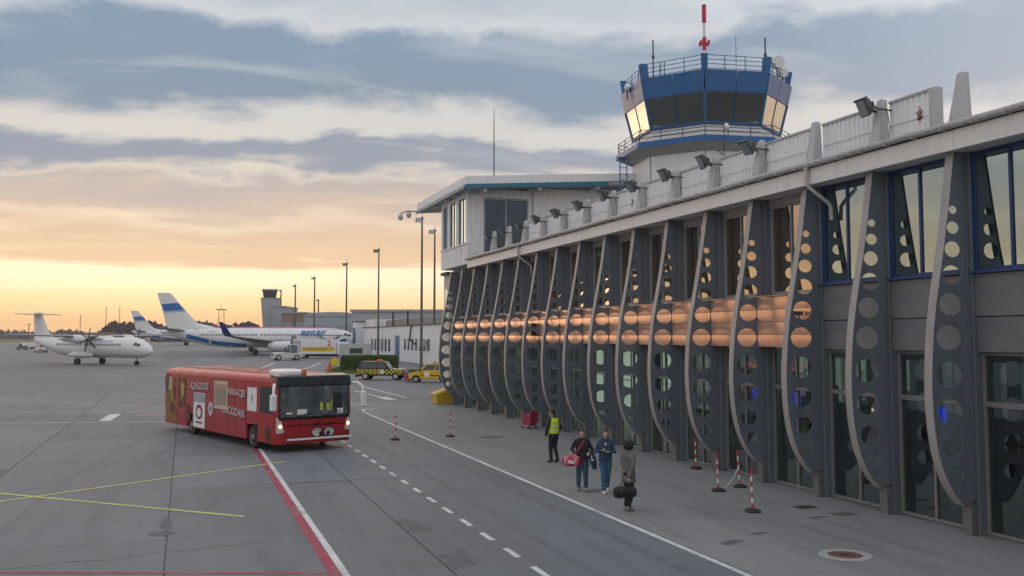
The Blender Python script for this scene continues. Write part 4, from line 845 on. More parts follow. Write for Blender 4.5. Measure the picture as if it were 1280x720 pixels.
for s_ in (-1, 1):
    h = MB().hexa([(HL-.34,s_*(HW-.02),.82),(HL+.03,s_*(HW-.1),.72),(HL+.045,s_*(HW-.36),.76),(HL-.05,s_*(HW-.36),.78)], [(HL-.3,s_*(HW+.002),1.3),(HL-.02,s_*(HW-.08),1.36),(HL+.025,s_*(HW-.26),1.18),(HL-.05,s_*(HW-.26),1.18)]).build('headlight', M_lens, BUS, bevel=.02)
    MB().ell((HL+.03,s_*(HW-.2),1.0),(.035,.07,.075),12,8).build('bulb', M_lit, h, smooth=60); MB().ell((HL+.02,s_*(HW-.22),.83),(.03,.05,.05),12,8).build('bulb', M_lens, h, smooth=60)
    MB().tube([(HL-.15,s_*(HW-.05),2.55),(HL+.15,s_*(HW+.12),2.6),(HL+.36,s_*(HW+.24),2.45),(HL+.4,s_*(HW+.26),2.2)], [.05,.06,.06,.05], 8).build('mirror_arm', M_bwh, BUS, smooth=50)
    MB().box((HL+.30,s_*(HW+.15),1.62),(HL+.5,s_*(HW+.39),2.25)).build('mirror', M_bwh, BUS, bevel=.06, seg=3)
    MB().box((HL-.4,s_*(HW-.0),2.52),(HL-.2,s_*(HW+.035),2.6)).build('marker_lamp', mat('amber', (0.6,0.12,0.02), .3), BUS, bevel=.01)
ac = MB().loft([rrect(.8,.5,.25,5,ZR+.3), rrect(.8,.5,.25,5,ZR+.42), rrect(.68,.4,.25,5,ZR+.5)]); ac.v = [(x+HL-1.25, y-.6, z_) for x, y, z_ in ac.v]; ac.build('air_conditioner', M_bwh, BUS, smooth=50)
MB().lathe([(.1,0),(.1,.14),(.07,.2),(.001,.21)], 14, (HL-.42,-.28,ZR+.32)).build('beacon', mat('beacon', (0.5,0.12,0.02), .3), BUS, smooth=40)
# wheels in their arches
for x in (-2.65, 4.2):
    for s_ in (-1, 1):
        w_ = MB().lathe([(.001,-.14),(.30,-.14),(.44,-.12),(.47,-.06),(.47,.06),(.44,.12),(.30,.14),(.001,.14)], 28, (x,s_*(HW-.2),.47), 'Y').build('wheel', M_rub, BUS, smooth=35)
        MB().lathe([(.001,s_*.15),(.1,s_*.155),(.12,s_*.10),(.24,s_*.12),(.28,s_*.15),(.28,s_*.13)], 24, (x,s_*(HW-.2),.47), 'Y').build('rim', mat('rim_grey', (0.3,0.3,0.31), .4, .4), w_, smooth=40)
# side facing the apron: driver window, pale window, wrap graphics
SY = -HW-.004
def sideq(name, x0, x1, z0, z1, m, d=.006, par=None, sk=0): return MB().prism([(x0,SY,z0),(x1,SY,z0+sk),(x1,SY,z1+sk),(x0,SY,z1)], (0,-d,0)).build(name, m, par or BUS)
dw = sideq('driver_window', 4.98, 6.12, 1.47, 2.48, M_bblk, .006); sideq('pane', 5.04, 5.5, 1.53, 2.42, mat('tint', (0.02,0.022,0.024), .08, spec=.8), .009, dw); sideq('pane', 5.56, 6.06, 1.53, 2.42, MATS['tint'], .009, dw)
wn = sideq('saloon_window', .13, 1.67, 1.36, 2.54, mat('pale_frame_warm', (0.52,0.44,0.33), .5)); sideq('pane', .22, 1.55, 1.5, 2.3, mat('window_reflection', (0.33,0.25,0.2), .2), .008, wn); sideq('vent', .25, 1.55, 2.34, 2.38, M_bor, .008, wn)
ps = sideq('white_poster', 3.74, 4.66, 1.47, 2.4, M_bwh, .006, None, 0); sideq('poster_mark', 4.1, 4.3, 1.85, 2.1, mat('poster_grey', (0.3,0.34,0.36), .5), .008, ps)
dp = sideq('door_poster', -2.32, -.9, .4, 1.92, M_bwh, .006); sideq('poster_top', -2.3, -.92, 1.5, 1.9, MATS['poster_grey'], .0075, dp)
c_ = MB().prism([(-1.6+.42*math.cos(a), SY, 1.08+.33*math.sin(a)) for a in [2*math.pi*i/24 for i in range(24)]], (0,-.008,0)).build('round_logo', mat('logo_red', (0.2,0.015,0.03), .5), dp)
MB().prism([(-1.62+.24*math.cos(a), SY, 1.06+.2*math.sin(a)) for a in [2*math.pi*i/24 for i in range(24)]], (0,-.010,0)).build('logo_centre', M_bwh, dp)
sideq('logo_word', -2.0, -1.2, .58, .66, MATS['logo_red'], .008, dp)
for x in (-3.4,-2.36,-.86,.05,1.72,2.45,3.6): sideq('door_seam', x-.012, x+.012, .4, 2.5, M_bblk, .002)
# brown and ochre panel at the tail, paw prints
rnd = random.Random(3)
M_br, M_oc, M_yl, M_pw = mat('wrap_brown', (0.12,0.045,0.02), .5, var=.4, vscale=5), mat('wrap_ochre', (0.24,0.10,0.022), .5, var=.4, vscale=4), mat('wrap_lime', (0.36,0.32,0.05), .5, var=.4, vscale=4), mat('wrap_paw', (0.085,0.02,0.018), .5)
sideq('wrap_panel', -6.1, -4.9, .42, 2.5, M_oc, .003); sideq('wrap_panel', -4.4, -3.45, 1.2, 2.5, M_br, .003); sideq('wrap_panel', -6.1,-5.3,1.9,2.5,mat('wrap_cream',(0.42,0.36,0.28),.5,var=.3,vscale=4),.0045)
for i in range(14):
    cx_, cz_ = rnd.uniform(-6,-3.6), rnd.uniform(.6,2.3); r = rnd.uniform(.12,.3)
    MB().prism([(cx_+r*(1+rnd.uniform(-.3,.3))*math.cos(a), SY, cz_+r*1.4*(1+rnd.uniform(-.3,.3))*math.sin(a)) for a in [2*math.pi*k/10 for k in range(10)]], (0,-.005-.0004*i,0)).build('wrap_figure', (M_br,M_oc,M_yl,M_pw)[i % 4], BUS)
for cx_, cz_, s_ in ((5.75,.62,1.0),(-2.95,.95,1.1)):
    for ox, oz, rx, rz_ in ((0,-.12,.24,.17),(-.2,.14,.09,.16),(.0,.24,.09,.18),(.2,.12,.09,.15)):
        MB().prism([(cx_+s_*(ox+rx*math.cos(a)), SY, cz_+s_*(oz+rz_*math.sin(a))) for a in [2*math.pi*k/14 for k in range(14)]], (0,-.0055,0)).build('paw_print', M_pw, BUS)
M_ltr, M_lto = mat('wrap_letter', (0.58,0.47,0.47), .5, var=.2, vscale=6), mat('wrap_letter_shadow', (0.08,0.02,0.05), .5)
for txt, x, z_, sz, tilt in (('AZAGOOSI',-1.65,2.2,.44,.02), ('NAKACJE?',2.62,2.12,.40,-.02), ('COCODAN',2.25,1.33,.46,-.04)):
    textmesh('wrap_lettering_shadow', txt, sz*1.04, M_lto, BUS, face_matrix((x+.03, SY-.003, z_-.03), (1,0,tilt)), .002, .02); textmesh('wrap_lettering', txt, sz, M_ltr, BUS, face_matrix((x, SY-.008, z_), (1,0,tilt)), .002, .008)
fl_ = MB()
for a in range(6): fl_.prism([(-.25+.13*math.cos(a*1.047)+.15*math.cos(t_), SY, 1.3+.16*math.sin(a*1.047)+.15*math.sin(t_)) for t_ in [2*math.pi*k/12 for k in range(12)]], (0,-.004-.0006*a,0))
fl_.build('wrap_flower', M_ltr, BUS); MB().prism([(-.25+.13*math.cos(t_), SY, 1.3+.13*math.sin(t_)) for t_ in [2*math.pi*k/12 for k in range(12)]], (0,-.010,0)).build('wrap_flower_centre', mat('wrap_teal', (0.05,0.25,0.3), .5), BUS)

# ------------------------------------------------------------------ vehicles on the far apron
def at(px, d):          # a spot on the ground: bearing measured on the picture (1280 wide), metres ahead of the camera
    lx = (px-640)/1200*d; X = d*math.sin(YAW)+lx*math.cos(YAW); Y = d*math.cos(YAW)-lx*math.sin(YAW); return Vector((X, Y, gz(Y)))
M_cgl = mat('car_glass', (0.02,0.025,0.03), .08, spec=.8); M_tyre = M_rub; M_alloy = mat('alloy', (0.42,0.42,0.43), .35, .5)
def wheel(par, x, y, r, wd=.2, rimm=None):
    w_ = MB().lathe([(.001,-wd/2),(r*.9,-wd/2),(r,-wd*.3),(r,wd*.3),(r*.9,wd/2),(.001,wd/2)], 22, (x,y,r), 'Y').build('wheel', M_tyre, par, smooth=35)
    s_ = 1 if y > 0 else -1
    MB().lathe([(.001,s_*(wd/2+.012)),(r*.55,s_*(wd/2+.012)),(r*.62,s_*(wd/2-.02))], 18, (x,y,r), 'Y').build('rim', rimm or M_alloy, w_)
def car(name, lab, cat, loc, rz, L, W, prof_, cab, paintm, wr, wx, nwin=2, roofbox=None):
    """side profile (x,z) of the lower body, cabin (bottom x0,x1, top x0,x1, z0,z1)"""
    t_ = thing(name, lab, cat, loc, rz); hw = W/2
    MB().prism([(x, -hw, z_) for x, z_ in prof_], (0, W, 0)).build('body', paintm, t_, bevel=.07, seg=3)
    a0, a1, b0, b1, z0, z1 = cab
    cb = MB().hexa([(a0,-hw+.04,z0),(a1,-hw+.04,z0),(a1,hw-.04,z0),(a0,hw-.04,z0)], [(b0,-hw+.2,z1),(b1,-hw+.2,z1),(b1,hw-.2,z1),(b0,hw-.2,z1)]).build('cabin', paintm, t_, bevel=.06, seg=3)
    lf = lambda u, v, s_: Vector((a0+(a1-a0)*u+((b0-a0)*(1-u)+(b1-a1)*u)*v, s_*(hw-.04-.16*v+.012), z0+(z1-z0)*v))
    for s_ in (-1, 1):
        for i in range(nwin):
            u0, u1 = .06+.88*i/nwin+.015, .06+.88*(i+1)/nwin-.015
            MB().prism([lf(u0,.12,s_), lf(u1,.12,s_), lf(u1,.86,s_), lf(u0,.86,s_)], (0,-s_*.03,0)).build('side_window', M_cgl, t_)
    for (xa, xb, sg, nm) in ((a1, b1, 1, 'windscreen'), (a0, b0, -1, 'rear_window')):
        p = [Vector((xa+(xb-xa)*v+sg*.012, y_*(1-.12*v), z0+(z1-z0)*v)) for v, y_ in ((.1,-hw+.16),(.1,hw-.16),(.88,hw-.16),(.88,-hw+.16))]
        MB().prism(p, (-sg*.03,0,0)).build(nm, M_cgl, t_)
    for x in wx:
        for s_ in (-1, 1):
            wheel(t_, x, s_*(hw-.08), wr); MB().prism([(x+(wr+.09)*math.cos(a), s_*(hw+.004), wr+(wr+.09)*math.sin(a)) for a in [math.pi*i/12 for i in range(13)]], (0,-s_*.03,0)).build('wheel_arch', M_und, t_)
    xf = max(x for x, _ in prof_); xr = min(x for x, _ in prof_)
    for s_ in (-1, 1):
        MB().box((xf-.06,s_*(hw-.35),.66),(xf+.02,s_*(hw-.07),.84)).build('headlight', M_lens, t_, bevel=.015); MB().box((xr-.015,s_*(hw-.22),.7),(xr+.05,s_*(hw-.05),1.0)).build('tail_light', mat('tail_red', (0.4,0.02,0.02), .3), t_)
        MB().box((a1-.25,s_*(hw+.02),z0+.02),(a1-.1,s_*(hw+.2),z0+.2)).build('mirror', M_und, t_, bevel=.02)
        for i in range(nwin): MB().box((a0+(a1-a0)*(i+.75)/nwin,s_*(hw-.002),z0-.12),(a0+(a1-a0)*(i+.75)/nwin+.16,s_*(hw+.02),z0-.08)).build('door_handle', M_und, t_)
    MB().box((xf-.1,-hw+.05,.28),(xf+.06,hw-.05,.5)).build('front_bumper', M_und, t_, bevel=.03); MB().box((xr-.06,-hw+.05,.3),(xr+.1,hw-.05,.52)).build('rear_bumper', M_und, t_, bevel=.03)
    return t_
M_chk = mat('car_black', (0.018,0.018,0.02), .3); M_chy = mat('check_yellow', (0.62,0.52,0.02), .45)
p = (at(457,97)+at(500,97))/2; az = math.atan2(-(at(500,97)-at(457,97)).y, (at(500,97)-at(457,97)).x)
rz_side = math.atan2((at(500,97)-at(457,97)).y, (at(500,97)-at(457,97)).x)
pk = car('marshaller_car', 'black and yellow chequered airfield car with roof beacon by the hedge', 'car', p, rz_side-.12, 5.0, 1.85, [(-2.45,.42),(-2.5,.95),(-2.42,1.12),(.9,1.12),(2.25,1.06),(2.45,.95),(2.48,.42)], (-2.3,.95,-2.0,.45,1.1,1.84), M_chk, .38, (-1.5,1.6), 3)
ck = MB()
for s_ in (-1,1):
    for r_ in range(3):
        for i in range(22):
            if (i+r_) % 2 == 0: x0 = -2.35+i*.213; ck.box((x0,s_*.925,.58+r_*.165),(x0+.213,s_*.937,.58+(r_+1)*.165))
stuff(ck.build('chequer_band', M_chy, pk))
bk = MB()
for r_ in range(2):
    for i in range(8):
        if (i+r_) % 2 == 0: bk.box((-2.56,-.85+i*.213,.6+r_*.2),(-2.505,-.85+(i+1)*.213,.6+(r_+1)*.2))
stuff(bk.build('chequer_band', M_chy, pk))
MB().box((-.5,-.55,1.84),(-.15,.55,2.0)).build('light_bar', mat('amber', (0.6,0.12,0.02), .3), pk, bevel=.03); MB().prism([(.2+.22*math.cos(a),-.945,.85+.22*math.sin(a)) for a in [2*math.pi*i/16 for i in range(16)]], (0,-.004,0)).build('door_badge', M_bwh, pk)
M_yc = mat('van_yellow', (0.62,0.40,0.015), .35, var=.05)
p = at(539,92.5); yv = car('yellow_van', 'yellow airfield van with roof beacon partly behind the end fin', 'van', p, rz_side+math.pi-.06, 4.1, 1.75, [(-2.0,.3),(-2.05,1.0),(-1.95,1.15),(.75,1.12),(1.85,.88),(2.02,.7),(2.02,.3)], (-1.9,1.05,-1.7,.3,1.1,1.8), M_yc, .31, (-1.25,1.3), 2)
MB().box((.0,-.9,.55),(.5,-.88,1.0)).build('door_sign', M_bwh, yv); MB().box((.0,.88,.55),(.5,.9,1.0)).build('door_sign', M_bwh, yv); MB().box((-1.95,-.89,.62),(.9,-.876,.7)).build('side_stripe', M_und, yv); MB().box((-1.95,.876,.62),(.9,.89,.7)).build('side_stripe', M_und, yv)
MB().lathe([(.09,0),(.09,.16),(.001,.2)], 12, (-.4,0,1.8)).build('beacon', MATS['amber'], yv); MB().box((-.7,-.5,1.79),(-.1,.5,1.83)).build('roof_bar', M_und, yv)
wv = car('white_van', 'white estate car driving away across the open apron past the propeller plane', 'car', at(53,212), math.atan2(.9,-.35), 4.4, 1.8, [(-2.15,.35),(-2.2,1.0),(-2.1,1.12),(.9,1.1),(1.9,.95),(2.15,.8),(2.15,.35)], (-2.1,1.1,-1.9,.4,1.1,1.78), mat('car_white', (0.62,0.62,0.63), .35), .32, (-1.35,1.35), 2)
# airport tug and the service truck with the number 2
tg = thing('tow_tug', 'white low tow tug with blue windowed cab before the service truck', 'tug', at(359,160), rz_side+math.pi+.45)
M_twt = mat('tug_white', (0.60,0.58,0.54), .45, dirt=.15); hb = MB().prism([(x,-1.15,z_) for x, z_ in ((-2.3,.35),(-2.3,1.15),(-.6,1.15),(-.5,1.25),(1.2,1.3),(2.2,1.2),(2.3,.9),(2.3,.35))], (0,2.3,0)).build('body', M_twt, tg, bevel=.08, seg=2)
MB().hexa([(-1.7,-.95,1.2),(-.2,-.95,1.2),(-.2,.95,1.2),(-1.7,.95,1.2)], [(-1.6,-.85,2.5),(-.4,-.85,2.5),(-.4,.85,2.5),(-1.6,.85,2.5)]).build('cab', mat('cab_glass_blue', (0.03,0.06,0.12), .1, spec=.8), tg); MB().box((-1.75,-.98,2.5),(-.3,.98,2.62)).build('cab_roof', M_twt, tg, bevel=.04)
for sx in (-1.65,-.3):
    for s_ in (-1,1): MB().tube([(sx,s_*.93,1.2),(sx+(.05 if sx<-1 else -.1),s_*.86,2.5)], .05, 6).build('cab_pillar', M_twt, tg)
for x in (-1.5,1.5):
    for s_ in (-1,1): wheel(tg, x, s_*1.0, .5, .35)
MB().box((2.28,-.4,.75),(2.34,.4,1.1)).build('grille', M_und, tg); MB().box((-.1,-.9,1.3),(.1,-.6,2.1)).build('exhaust_stack', M_und, tg); MB().lathe([(.09,0),(.09,.16),(.001,.2)], 10, (-1,0,2.62)).build('beacon', MATS['amber'], tg)
tk = thing('service_truck', 'white box bodied service truck with yellow stripe and red number 2', 'truck', at(403,172), rz_side-.05)
MB().box((-4.9,-1.25,.75),(2.9,1.25,3.35)).build('box_body', M_bwh, tk, bevel=.05); MB().box((3.0,-1.2,.6),(5.0,1.2,2.9)).build('cab', M_bwh, tk, bevel=.15, seg=3); MB().box((4.99,-1.0,1.7),(5.02,1.0,2.7)).build('windscreen', M_cgl, tk); MB().box((3.6,-1.215,1.7),(4.8,-1.2,2.6)).build('side_window', M_cgl, tk)
MB().box((-3.3,-1.266,1.25),(2.6,-1.255,2.05)).build('yellow_stripe', mat('truck_yellow', (0.62,0.44,0.04), .45, var=.2, vscale=2), tk); MB().box((-4.85,-1.266,1.1),(-3.5,-1.255,3.2)).build('shutter', mat('shutter', (0.42,0.44,0.46), .5), tk); MB().box((-3.0,-1.272,1.55),(1.2,-1.267,1.75)).build('stripe_print', mat('print_orange', (0.5,0.15,0.05), .5), tk)
MB().box((-4.8,-1.1,.4),(4.8,1.1,.75)).build('chassis', M_und, tk)
textmesh('number', '2', 1.5, mat('number_red', (0.55,0.02,0.05), .5), tk, face_matrix((1.6,-1.262,2.65),(1,0,0)), .004, .03)
for x in (-3.0,-1.0+2.0,3.9):
    if x == 1.0: continue
    for s_ in (-1,1): wheel(tk, x, s_*1.05, .52, .35)
MB().box((-5.3,-1.0,3.2),(-4.9,1.0,4.0)).build('lift_frame', mat('lift_grey', (0.2,0.22,0.24), .5), tk); MB().box((-5.5,-.6,2.2),(-4.95,.6,3.2)).build('teal_panel', mat('teal_dull', (0.03,0.22,0.28), .5), tk)
hl_ = thing('high_loader', 'grey scissor platform raised against the nose of the jet airliner', 'loader', at(412,186), rz_side)
for z_ in (1.0, 3.9): MB().box((-2.4,-1.1,z_),(2.4,1.1,z_+.22)).build('deck', mat('lift_grey', (0.2,0.22,0.24), .5), hl_)
for s_ in (-1,1):
    MB().tube([(-2,s_*.9,1.2),(2,s_*.9,3.9)], .09, 6).build('scissor_arm', MATS['lift_grey'], hl_); MB().tube([(2,s_*.9,1.2),(-2,s_*.9,3.9)], .09, 6).build('scissor_arm', MATS['lift_grey'], hl_)
    MB().tube([(-2.3,s_*1.05,5.1),(2.3,s_*1.05,5.1)], .04, 6).build('guard_rail', MATS['lift_grey'], hl_)
    for x in (-1.7,1.7): wheel(hl_, x, s_*.9, .45, .3)
gp = thing('ground_power_unit', 'low white ground power cart beside a short lamp mast on the far apron', 'cart', at(38,250), .6)
MB().box((-1.6,-.8,.5),(1.6,.8,1.7)).build('housing', M_bwh, gp, bevel=.06); MB().tube([(1.6,0,.5),(2.8,0,.35)], .05, 6).build('tow_bar', M_und, gp)
for x in (-1,1):
    for s_ in (-1,1): wheel(gp, x, s_*.75, .35, .2)
bt = thing('baggage_tractor', 'small dark baggage tractor near the ground power cart on the far apron', 'tractor', at(30,235), .2)
MB().prism([(x,-.6,z_) for x, z_ in ((-1.3,.35),(-1.3,.9),(-.2,.95),(.2,1.1),(1.2,1.05),(1.3,.35))], (0,1.2,0)).build('body', mat('tractor_grey', (0.12,0.12,0.13), .5), bt, bevel=.05); MB().box((-.7,-.5,.95),(-.2,.5,1.5)).build('seat', M_und, bt)
for x in (-.85,.85):
    for s_ in (-1,1): wheel(bt, x, s_*.55, .32, .2)
# small chequered marker boards on the grass verge
for px, dd, lab, m_ in ((413,120,'orange marker cone beside the hedge end',mat('cone_orange',(0.5,0.10,0.02),.5)), (419,117,'round yellow marker sign beside the hedge end',M_chy)):
    p = at(px, dd); c_ = thing('verge_marker', lab, 'marker', p)
    if 'cone' in lab: MB().lathe([(.42,.06),(.05,1.25),(.001,1.26)], 14).build('cone', m_, c_, smooth=40); MB().box((-.5,-.5,.0),(.5,.5,.06)).build('base', M_rub, c_)
    else: MB().lathe([(.001,-.05),(.45,-.05),(.5,0),(.45,.05),(.001,.05)], 16, (0,0,1.1), 'Y').build('disc', m_, c_, smooth=30); MB().tube([(0,0,0),(0,0,.7)], .06, 6).build('stem', M_rub, c_)

# ------------------------------------------------------------------ far buildings
def gable(mb, a, b): return mb
a, b = at(455,188), at(549,134); u = (b-a); Lw = u.length; u.normalize(); rzb = math.atan2(u.y, u.x)
OB = thing('service_building', 'low white service building with slot windows and a blue door', 'building', (a.x, a.y, 0), rzb)
M_ow = mat('office_white', (0.72,0.73,0.74), .6, var=.08, vscale=.6, dirt=.12)
zt_ = 6.1; zg = .25
MB().box((0,0,-.5),(Lw+6,12,zt_)).build('wall', M_ow, OB); MB().box((-.15,-.15,zt_),(Lw+6.2,12.2,zt_+.18)).build('coping', mat('coping_dark', (0.09,0.09,0.095), .7), OB)
def slots(x0, x1, n, z0, z1):
    for i in range(n):
        x = x0+(x1-x0)*i/n; MB().box((x,-.03,z0),(x+(x1-x0)/n*.5,.05,z1)).build('slot_window', mat('slot_dark', (0.045,0.055,0.065), .2), OB)
slots(Lw*.14, Lw*.46, 6, 1.9, 4.0); slots(Lw*.62, Lw*.93, 7, 2.3, 4.1)
dr = MB().box((Lw*.505,-.06,.3),(Lw*.56,.05,4.6)).build('door', mat('door_blue', (0.03,0.12,0.27), .5), OB); MB().box((Lw*.55,-.1,1.6),(Lw*.553,-.06,1.9)).build('handle', M_und, dr)
MB().box((Lw*.84,-.7,3.0),(Lw*.89,-.02,4.0)).build('air_unit', M_post, OB, bevel=.03); MB().tube([(Lw*.72,-.2,6.2),(Lw*.70,-.2,3.9),(Lw*.76,-.2,3.3)], .12, 6).build('cable_duct', M_und, OB)
MB().box((Lw*.2,2,zt_+.18),(Lw*.9,9,zt_+1.3)).build('plant_room', mat('plant_grey', (0.25,0.25,0.24), .7), OB); MB().box((-.4,.5,zt_-.3),(Lw*.14,6,zt_+1.6)).build('stair_head', M_ow, OB)
for x in (Lw*.55, Lw*.35): MB().tube([(x,1.5,zt_),(x,1.5,zt_+2.6)], .14, 8).build('vent_pipe', M_und, OB)
p = at(443,192); BD = thing('blue_door_hall', 'narrow white hall with tall blue folding doors beside the jet nose', 'building', (p.x,p.y,0), rzb)
MB().box((-1.6,0,0),(2.6,10,7.3)).build('wall', M_ow, BD); MB().box((-1.8,-.1,7.3),(2.8,10.2,7.5)).build('coping', MATS['coping_dark'], BD)
for i in range(4): MB().box((-1.4+i*.8,-.06,.8),(-1.4+i*.8+.76,.02,6.2)).build('door_leaf', mat('door_navy', (0.03,0.07,0.22), .5), BD)
p = at(447,150); GU = thing('equipment_container', 'small grey equipment container with a dark window behind the hedge', 'container', p, rz_side)
MB().box((-2.6,-1,0.2),(2.2,1,2.9)).build('shell', mat('container_grey', (0.42,0.43,0.43), .6), GU, bevel=.04); MB().box((-1.0,-1.02,1.4),(1.0,-.99,2.2)).build('window', M_cgl, GU)
def hangar(px0, px1, d, zt, lab, col, arch=0.0, name='hangar'):
    a, b = at(px0,d), at(px1,d); u = b-a; L = u.length; h = thing(name, lab, 'hangar', (a.x,a.y,0), math.atan2(u.y,u.x))
    MB().box((0,0,0),(L,30,zt-arch)).build('wall', mat(name+lab[:5], col, .7, var=.08, vscale=.2), h)
    if arch: MB().prism([(L/2-L/2*math.cos(math.pi*i/12),-.3,zt-arch-.05+arch*math.sin(math.pi*i/12)) for i in range(13)], (0,30.6,0)).build('arched_roof', mat('hangar_roof', (0.30,0.33,0.36), .5), h)
    else: MB().box((-.4,-.4,zt),(L+.4,30.4,zt+.5)).build('roof', mat('hangar_roof', (0.30,0.33,0.36), .5), h)
    n_ = max(2, int(L/7))
    for i in range(n_): MB().box((L*(i+.12)/n_,-.08,.5),(L*(i+.88)/n_,.02,(zt-arch)*.75)).build('door_panel', mat('hangar_door', (0.26,0.28,0.30), .6), h)
    return h
hangar(380,452,300,12.2,'long pale blue hangar with arched roof beyond the jet',(0.33,0.37,0.42),1.4); hangar(352,382,330,12.4,'brown fronted hangar beside the distant control tower',(0.26,0.17,0.13)); hangar(440,560,215,10.0,'grey flat roofed hangar behind the service building',(0.36,0.38,0.41)); hangar(341,353,420,17.5,'tall narrow grey block next to the distant control tower',(0.30,0.32,0.35), name='office_block')
p = at(338,430); FT = thing('distant_tower', 'far grey concrete control tower flaring toward its top', 'tower', (p.x,p.y,0), math.atan2(-p.y,-p.x)+math.pi/2)
M_ft = mat('far_concrete', (0.34,0.36,0.39), .7)
MB().hexa([(-2.4,-3,0),(3.8,-3,0),(3.8,3,0),(-2.4,3,0)], [(-4.2,-4,21.5),(4.2,-4,21.5),(4.2,4,21.5),(-4.2,4,21.5)]).build('shaft', M_ft, FT); MB().hexa([(-3.0,-3,21.6),(2.4,-3,21.6),(2.4,3,21.6),(-3.0,3,21.6)], [(-3.5,-3.5,25.0),(2.9,-3.5,25.0),(2.9,3.5,25.0),(-3.5,3.5,25.0)]).build('cab', M_cgl, FT); MB().box((-3.8,-3.8,25.0),(3.2,3.8,25.6)).build('cab_roof', M_ft, FT); MB().box((-4.3,-4.3,21.4),(4.3,4.3,21.7)).build('gallery', M_ft, FT)
p = at(277,520); RM = thing('radar_mast', 'far radar mast with a square platform above the wood', 'mast', (p.x,p.y,gz(300)))
for sx in (-1,1):
    for sy in (-1,1): MB().tube([(sx*2,sy*2,0),(sx*1.2,sy*1.2,17.5)], .1, 6).build('leg', M_und, RM)
for z_ in (5,10,15): MB().tube([(-2,-2,z_-3),(1.7,-1.7,z_)], .08, 5).build('brace', M_und, RM)
MB().box((-2.6,-2.6,17.5),(2.6,2.6,17.9)).build('platform', M_und, RM); MB().tube([(0,0,17.9),(0,0,21)], .08, 5).build('pole', M_und, RM)
p = at(512,108)
# apron lamp masts
M_lm = mat('mast_steel', (0.10,0.10,0.105), .5, .3)
for px, d, zt, lab in ((527,124,20.0,'tall lamp mast with a twin head left of the lounge block'), (543,138,20.0,'lamp mast with round heads half hidden behind the lounge block'), (473,170,20.1,'tall lamp mast above the grey flat roofed hangar'), (433,210,20.7,'tall lamp mast above the pale arched hangar end'), (393,270,21.3,'lamp mast above the middle of the arched hangar'), (369,330,22.3,'lamp mast above the brown hangar'), (398,400,20.0,'short looking thin lamp mast beyond the arched hangar'), (351,440,26,'thin mast against the distant control tower')):
    p = at(px, d); t_ = thing('lamp_mast', lab, 'lamp post', p, group='apron lamp masts'); s_ = max(1, d/170)
    MB().tube([(0,0,0),(0,0,zt-p.z)], [.2*s_,.11*s_], 10).build('pole', M_lm, t_, smooth=50); h = zt-p.z
    MB().tube([(-.7,0,h-.3),(.3,0,h-.3)], .07*s_, 6).build('crossarm', M_lm, t_)
    for x in (-.75,-.25): MB().hexa([(x-.22,-.4,h-.75),(x+.22,-.4,h-.75),(x+.22,.3,h-.75),(x-.22,.3,h-.75)], [(x-.16,-.15,h-.2),(x+.16,-.15,h-.2),(x+.16,.3,h-.2),(x-.16,.3,h-.2)]).build('lamp_head', M_flg if px > 520 else M_lm, t_)
    MB().tube([(0,0,h),(0,0,h+.9)], .025, 5).build('lightning_rod', M_lm, t_)
for px, d, zt in ((101,640,17),(133,640,22),(150,640,22),(37,480,9)):
    p = at(px,d); t_ = thing('far_mast', {101:'thin far mast over the tail of the propeller plane nose side',133:'thin far mast over the wood edge, next to its twin',150:'thin far mast over the wood edge, twin closer to the small jet tail',37:'short far lamp mast beside the ground power cart'}[px], 'mast', p, group='thin far masts'); MB().tube([(0,0,0),(0,0,zt)], .22, 6).build('pole', M_lm, t_); MB().box((-.6,-.2,zt),(.6,.2,zt+.4)).build('head', M_lm, t_)
scam = thing('roof_camera_pair', 'pair of dome cameras on an arm off the lounge roof corner', 'camera', (15.6,67.4,13.4)); MB().tube([(0,0,0),(-.55,.1,.05),(-1.1,.2,-.15)], .04, 6).build('arm', M_ant, scam)
for x, z_ in ((-.5,-.22),(-1.1,-.42)): MB().ell((x,.12,z_),(.19,.19,.24),12,8).build('dome', M_post, scam, smooth=60)

# ------------------------------------------------------------------ hedge, verge, woodland
def leaf_cloud(rnd, n, fn, s0, s1):
    mb = MB(); V = []; F = []
    for i in range(n):
        c = Vector(fn(rnd)); s_ = rnd.uniform(s0, s1); nx = Vector((rnd.gauss(0,1), rnd.gauss(0,1), rnd.gauss(0,1))).normalized(); ax = nx.orthogonal().normalized(); ay = nx.cross(ax); o = len(V)
        V += [c+ax*s_, c+ay*s_*.6, c-ax*s_, c-ay*s_*.6]; F.append((o,o+1,o+2,o+3))
    mb.v = [tuple(v) for v in V]; mb.f = F; mb.mi = [0]*len(F); return mb
def leafmat(name, c1, c2, sc):
    if name in MATS: return MATS[name]
    m = bpy.data.materials.new(name); m.use_nodes = True; t = m.node_tree; b = t.nodes['Principled BSDF']; ge = nd(t, 'ShaderNodeNewGeometry'); n = nd(t, 'ShaderNodeTexNoise'); link(t, ge.outputs['Position'], n.inputs['Vector']); n.inputs['Scale'].default_value = sc; n.inputs['Detail'].default_value = 3
    f = mth(t, 'ADD', mth(t, 'MULTIPLY', n.outputs[0], .7), mth(t, 'MULTIPLY', ge.outputs['Random Per Island'], .3)); link(t, ramp(t, f, [(0.3, c1), (0.7, c2)]), b.inputs['Base Color']); b.inputs['Roughness'].default_value = .8; MATS[name] = m; return m
M_hedge = leafmat('hedge_leaf', (0.035,0.07,0.016), (0.10,0.16,0.04), 1.5)
a, b = at(428,119), at(497,119); u = (b-a); L = u.length; u.normalize()
HG = thing('hedge', 'clipped green hedge on the grass verge before the service building', 'hedge', a, math.atan2(u.y,u.x))
MB().box((.2,-.55,0),(L-.2,.75,1.55)).build('twig_core', mat('hedge_core', (0.02,0.035,0.01), .9), HG)
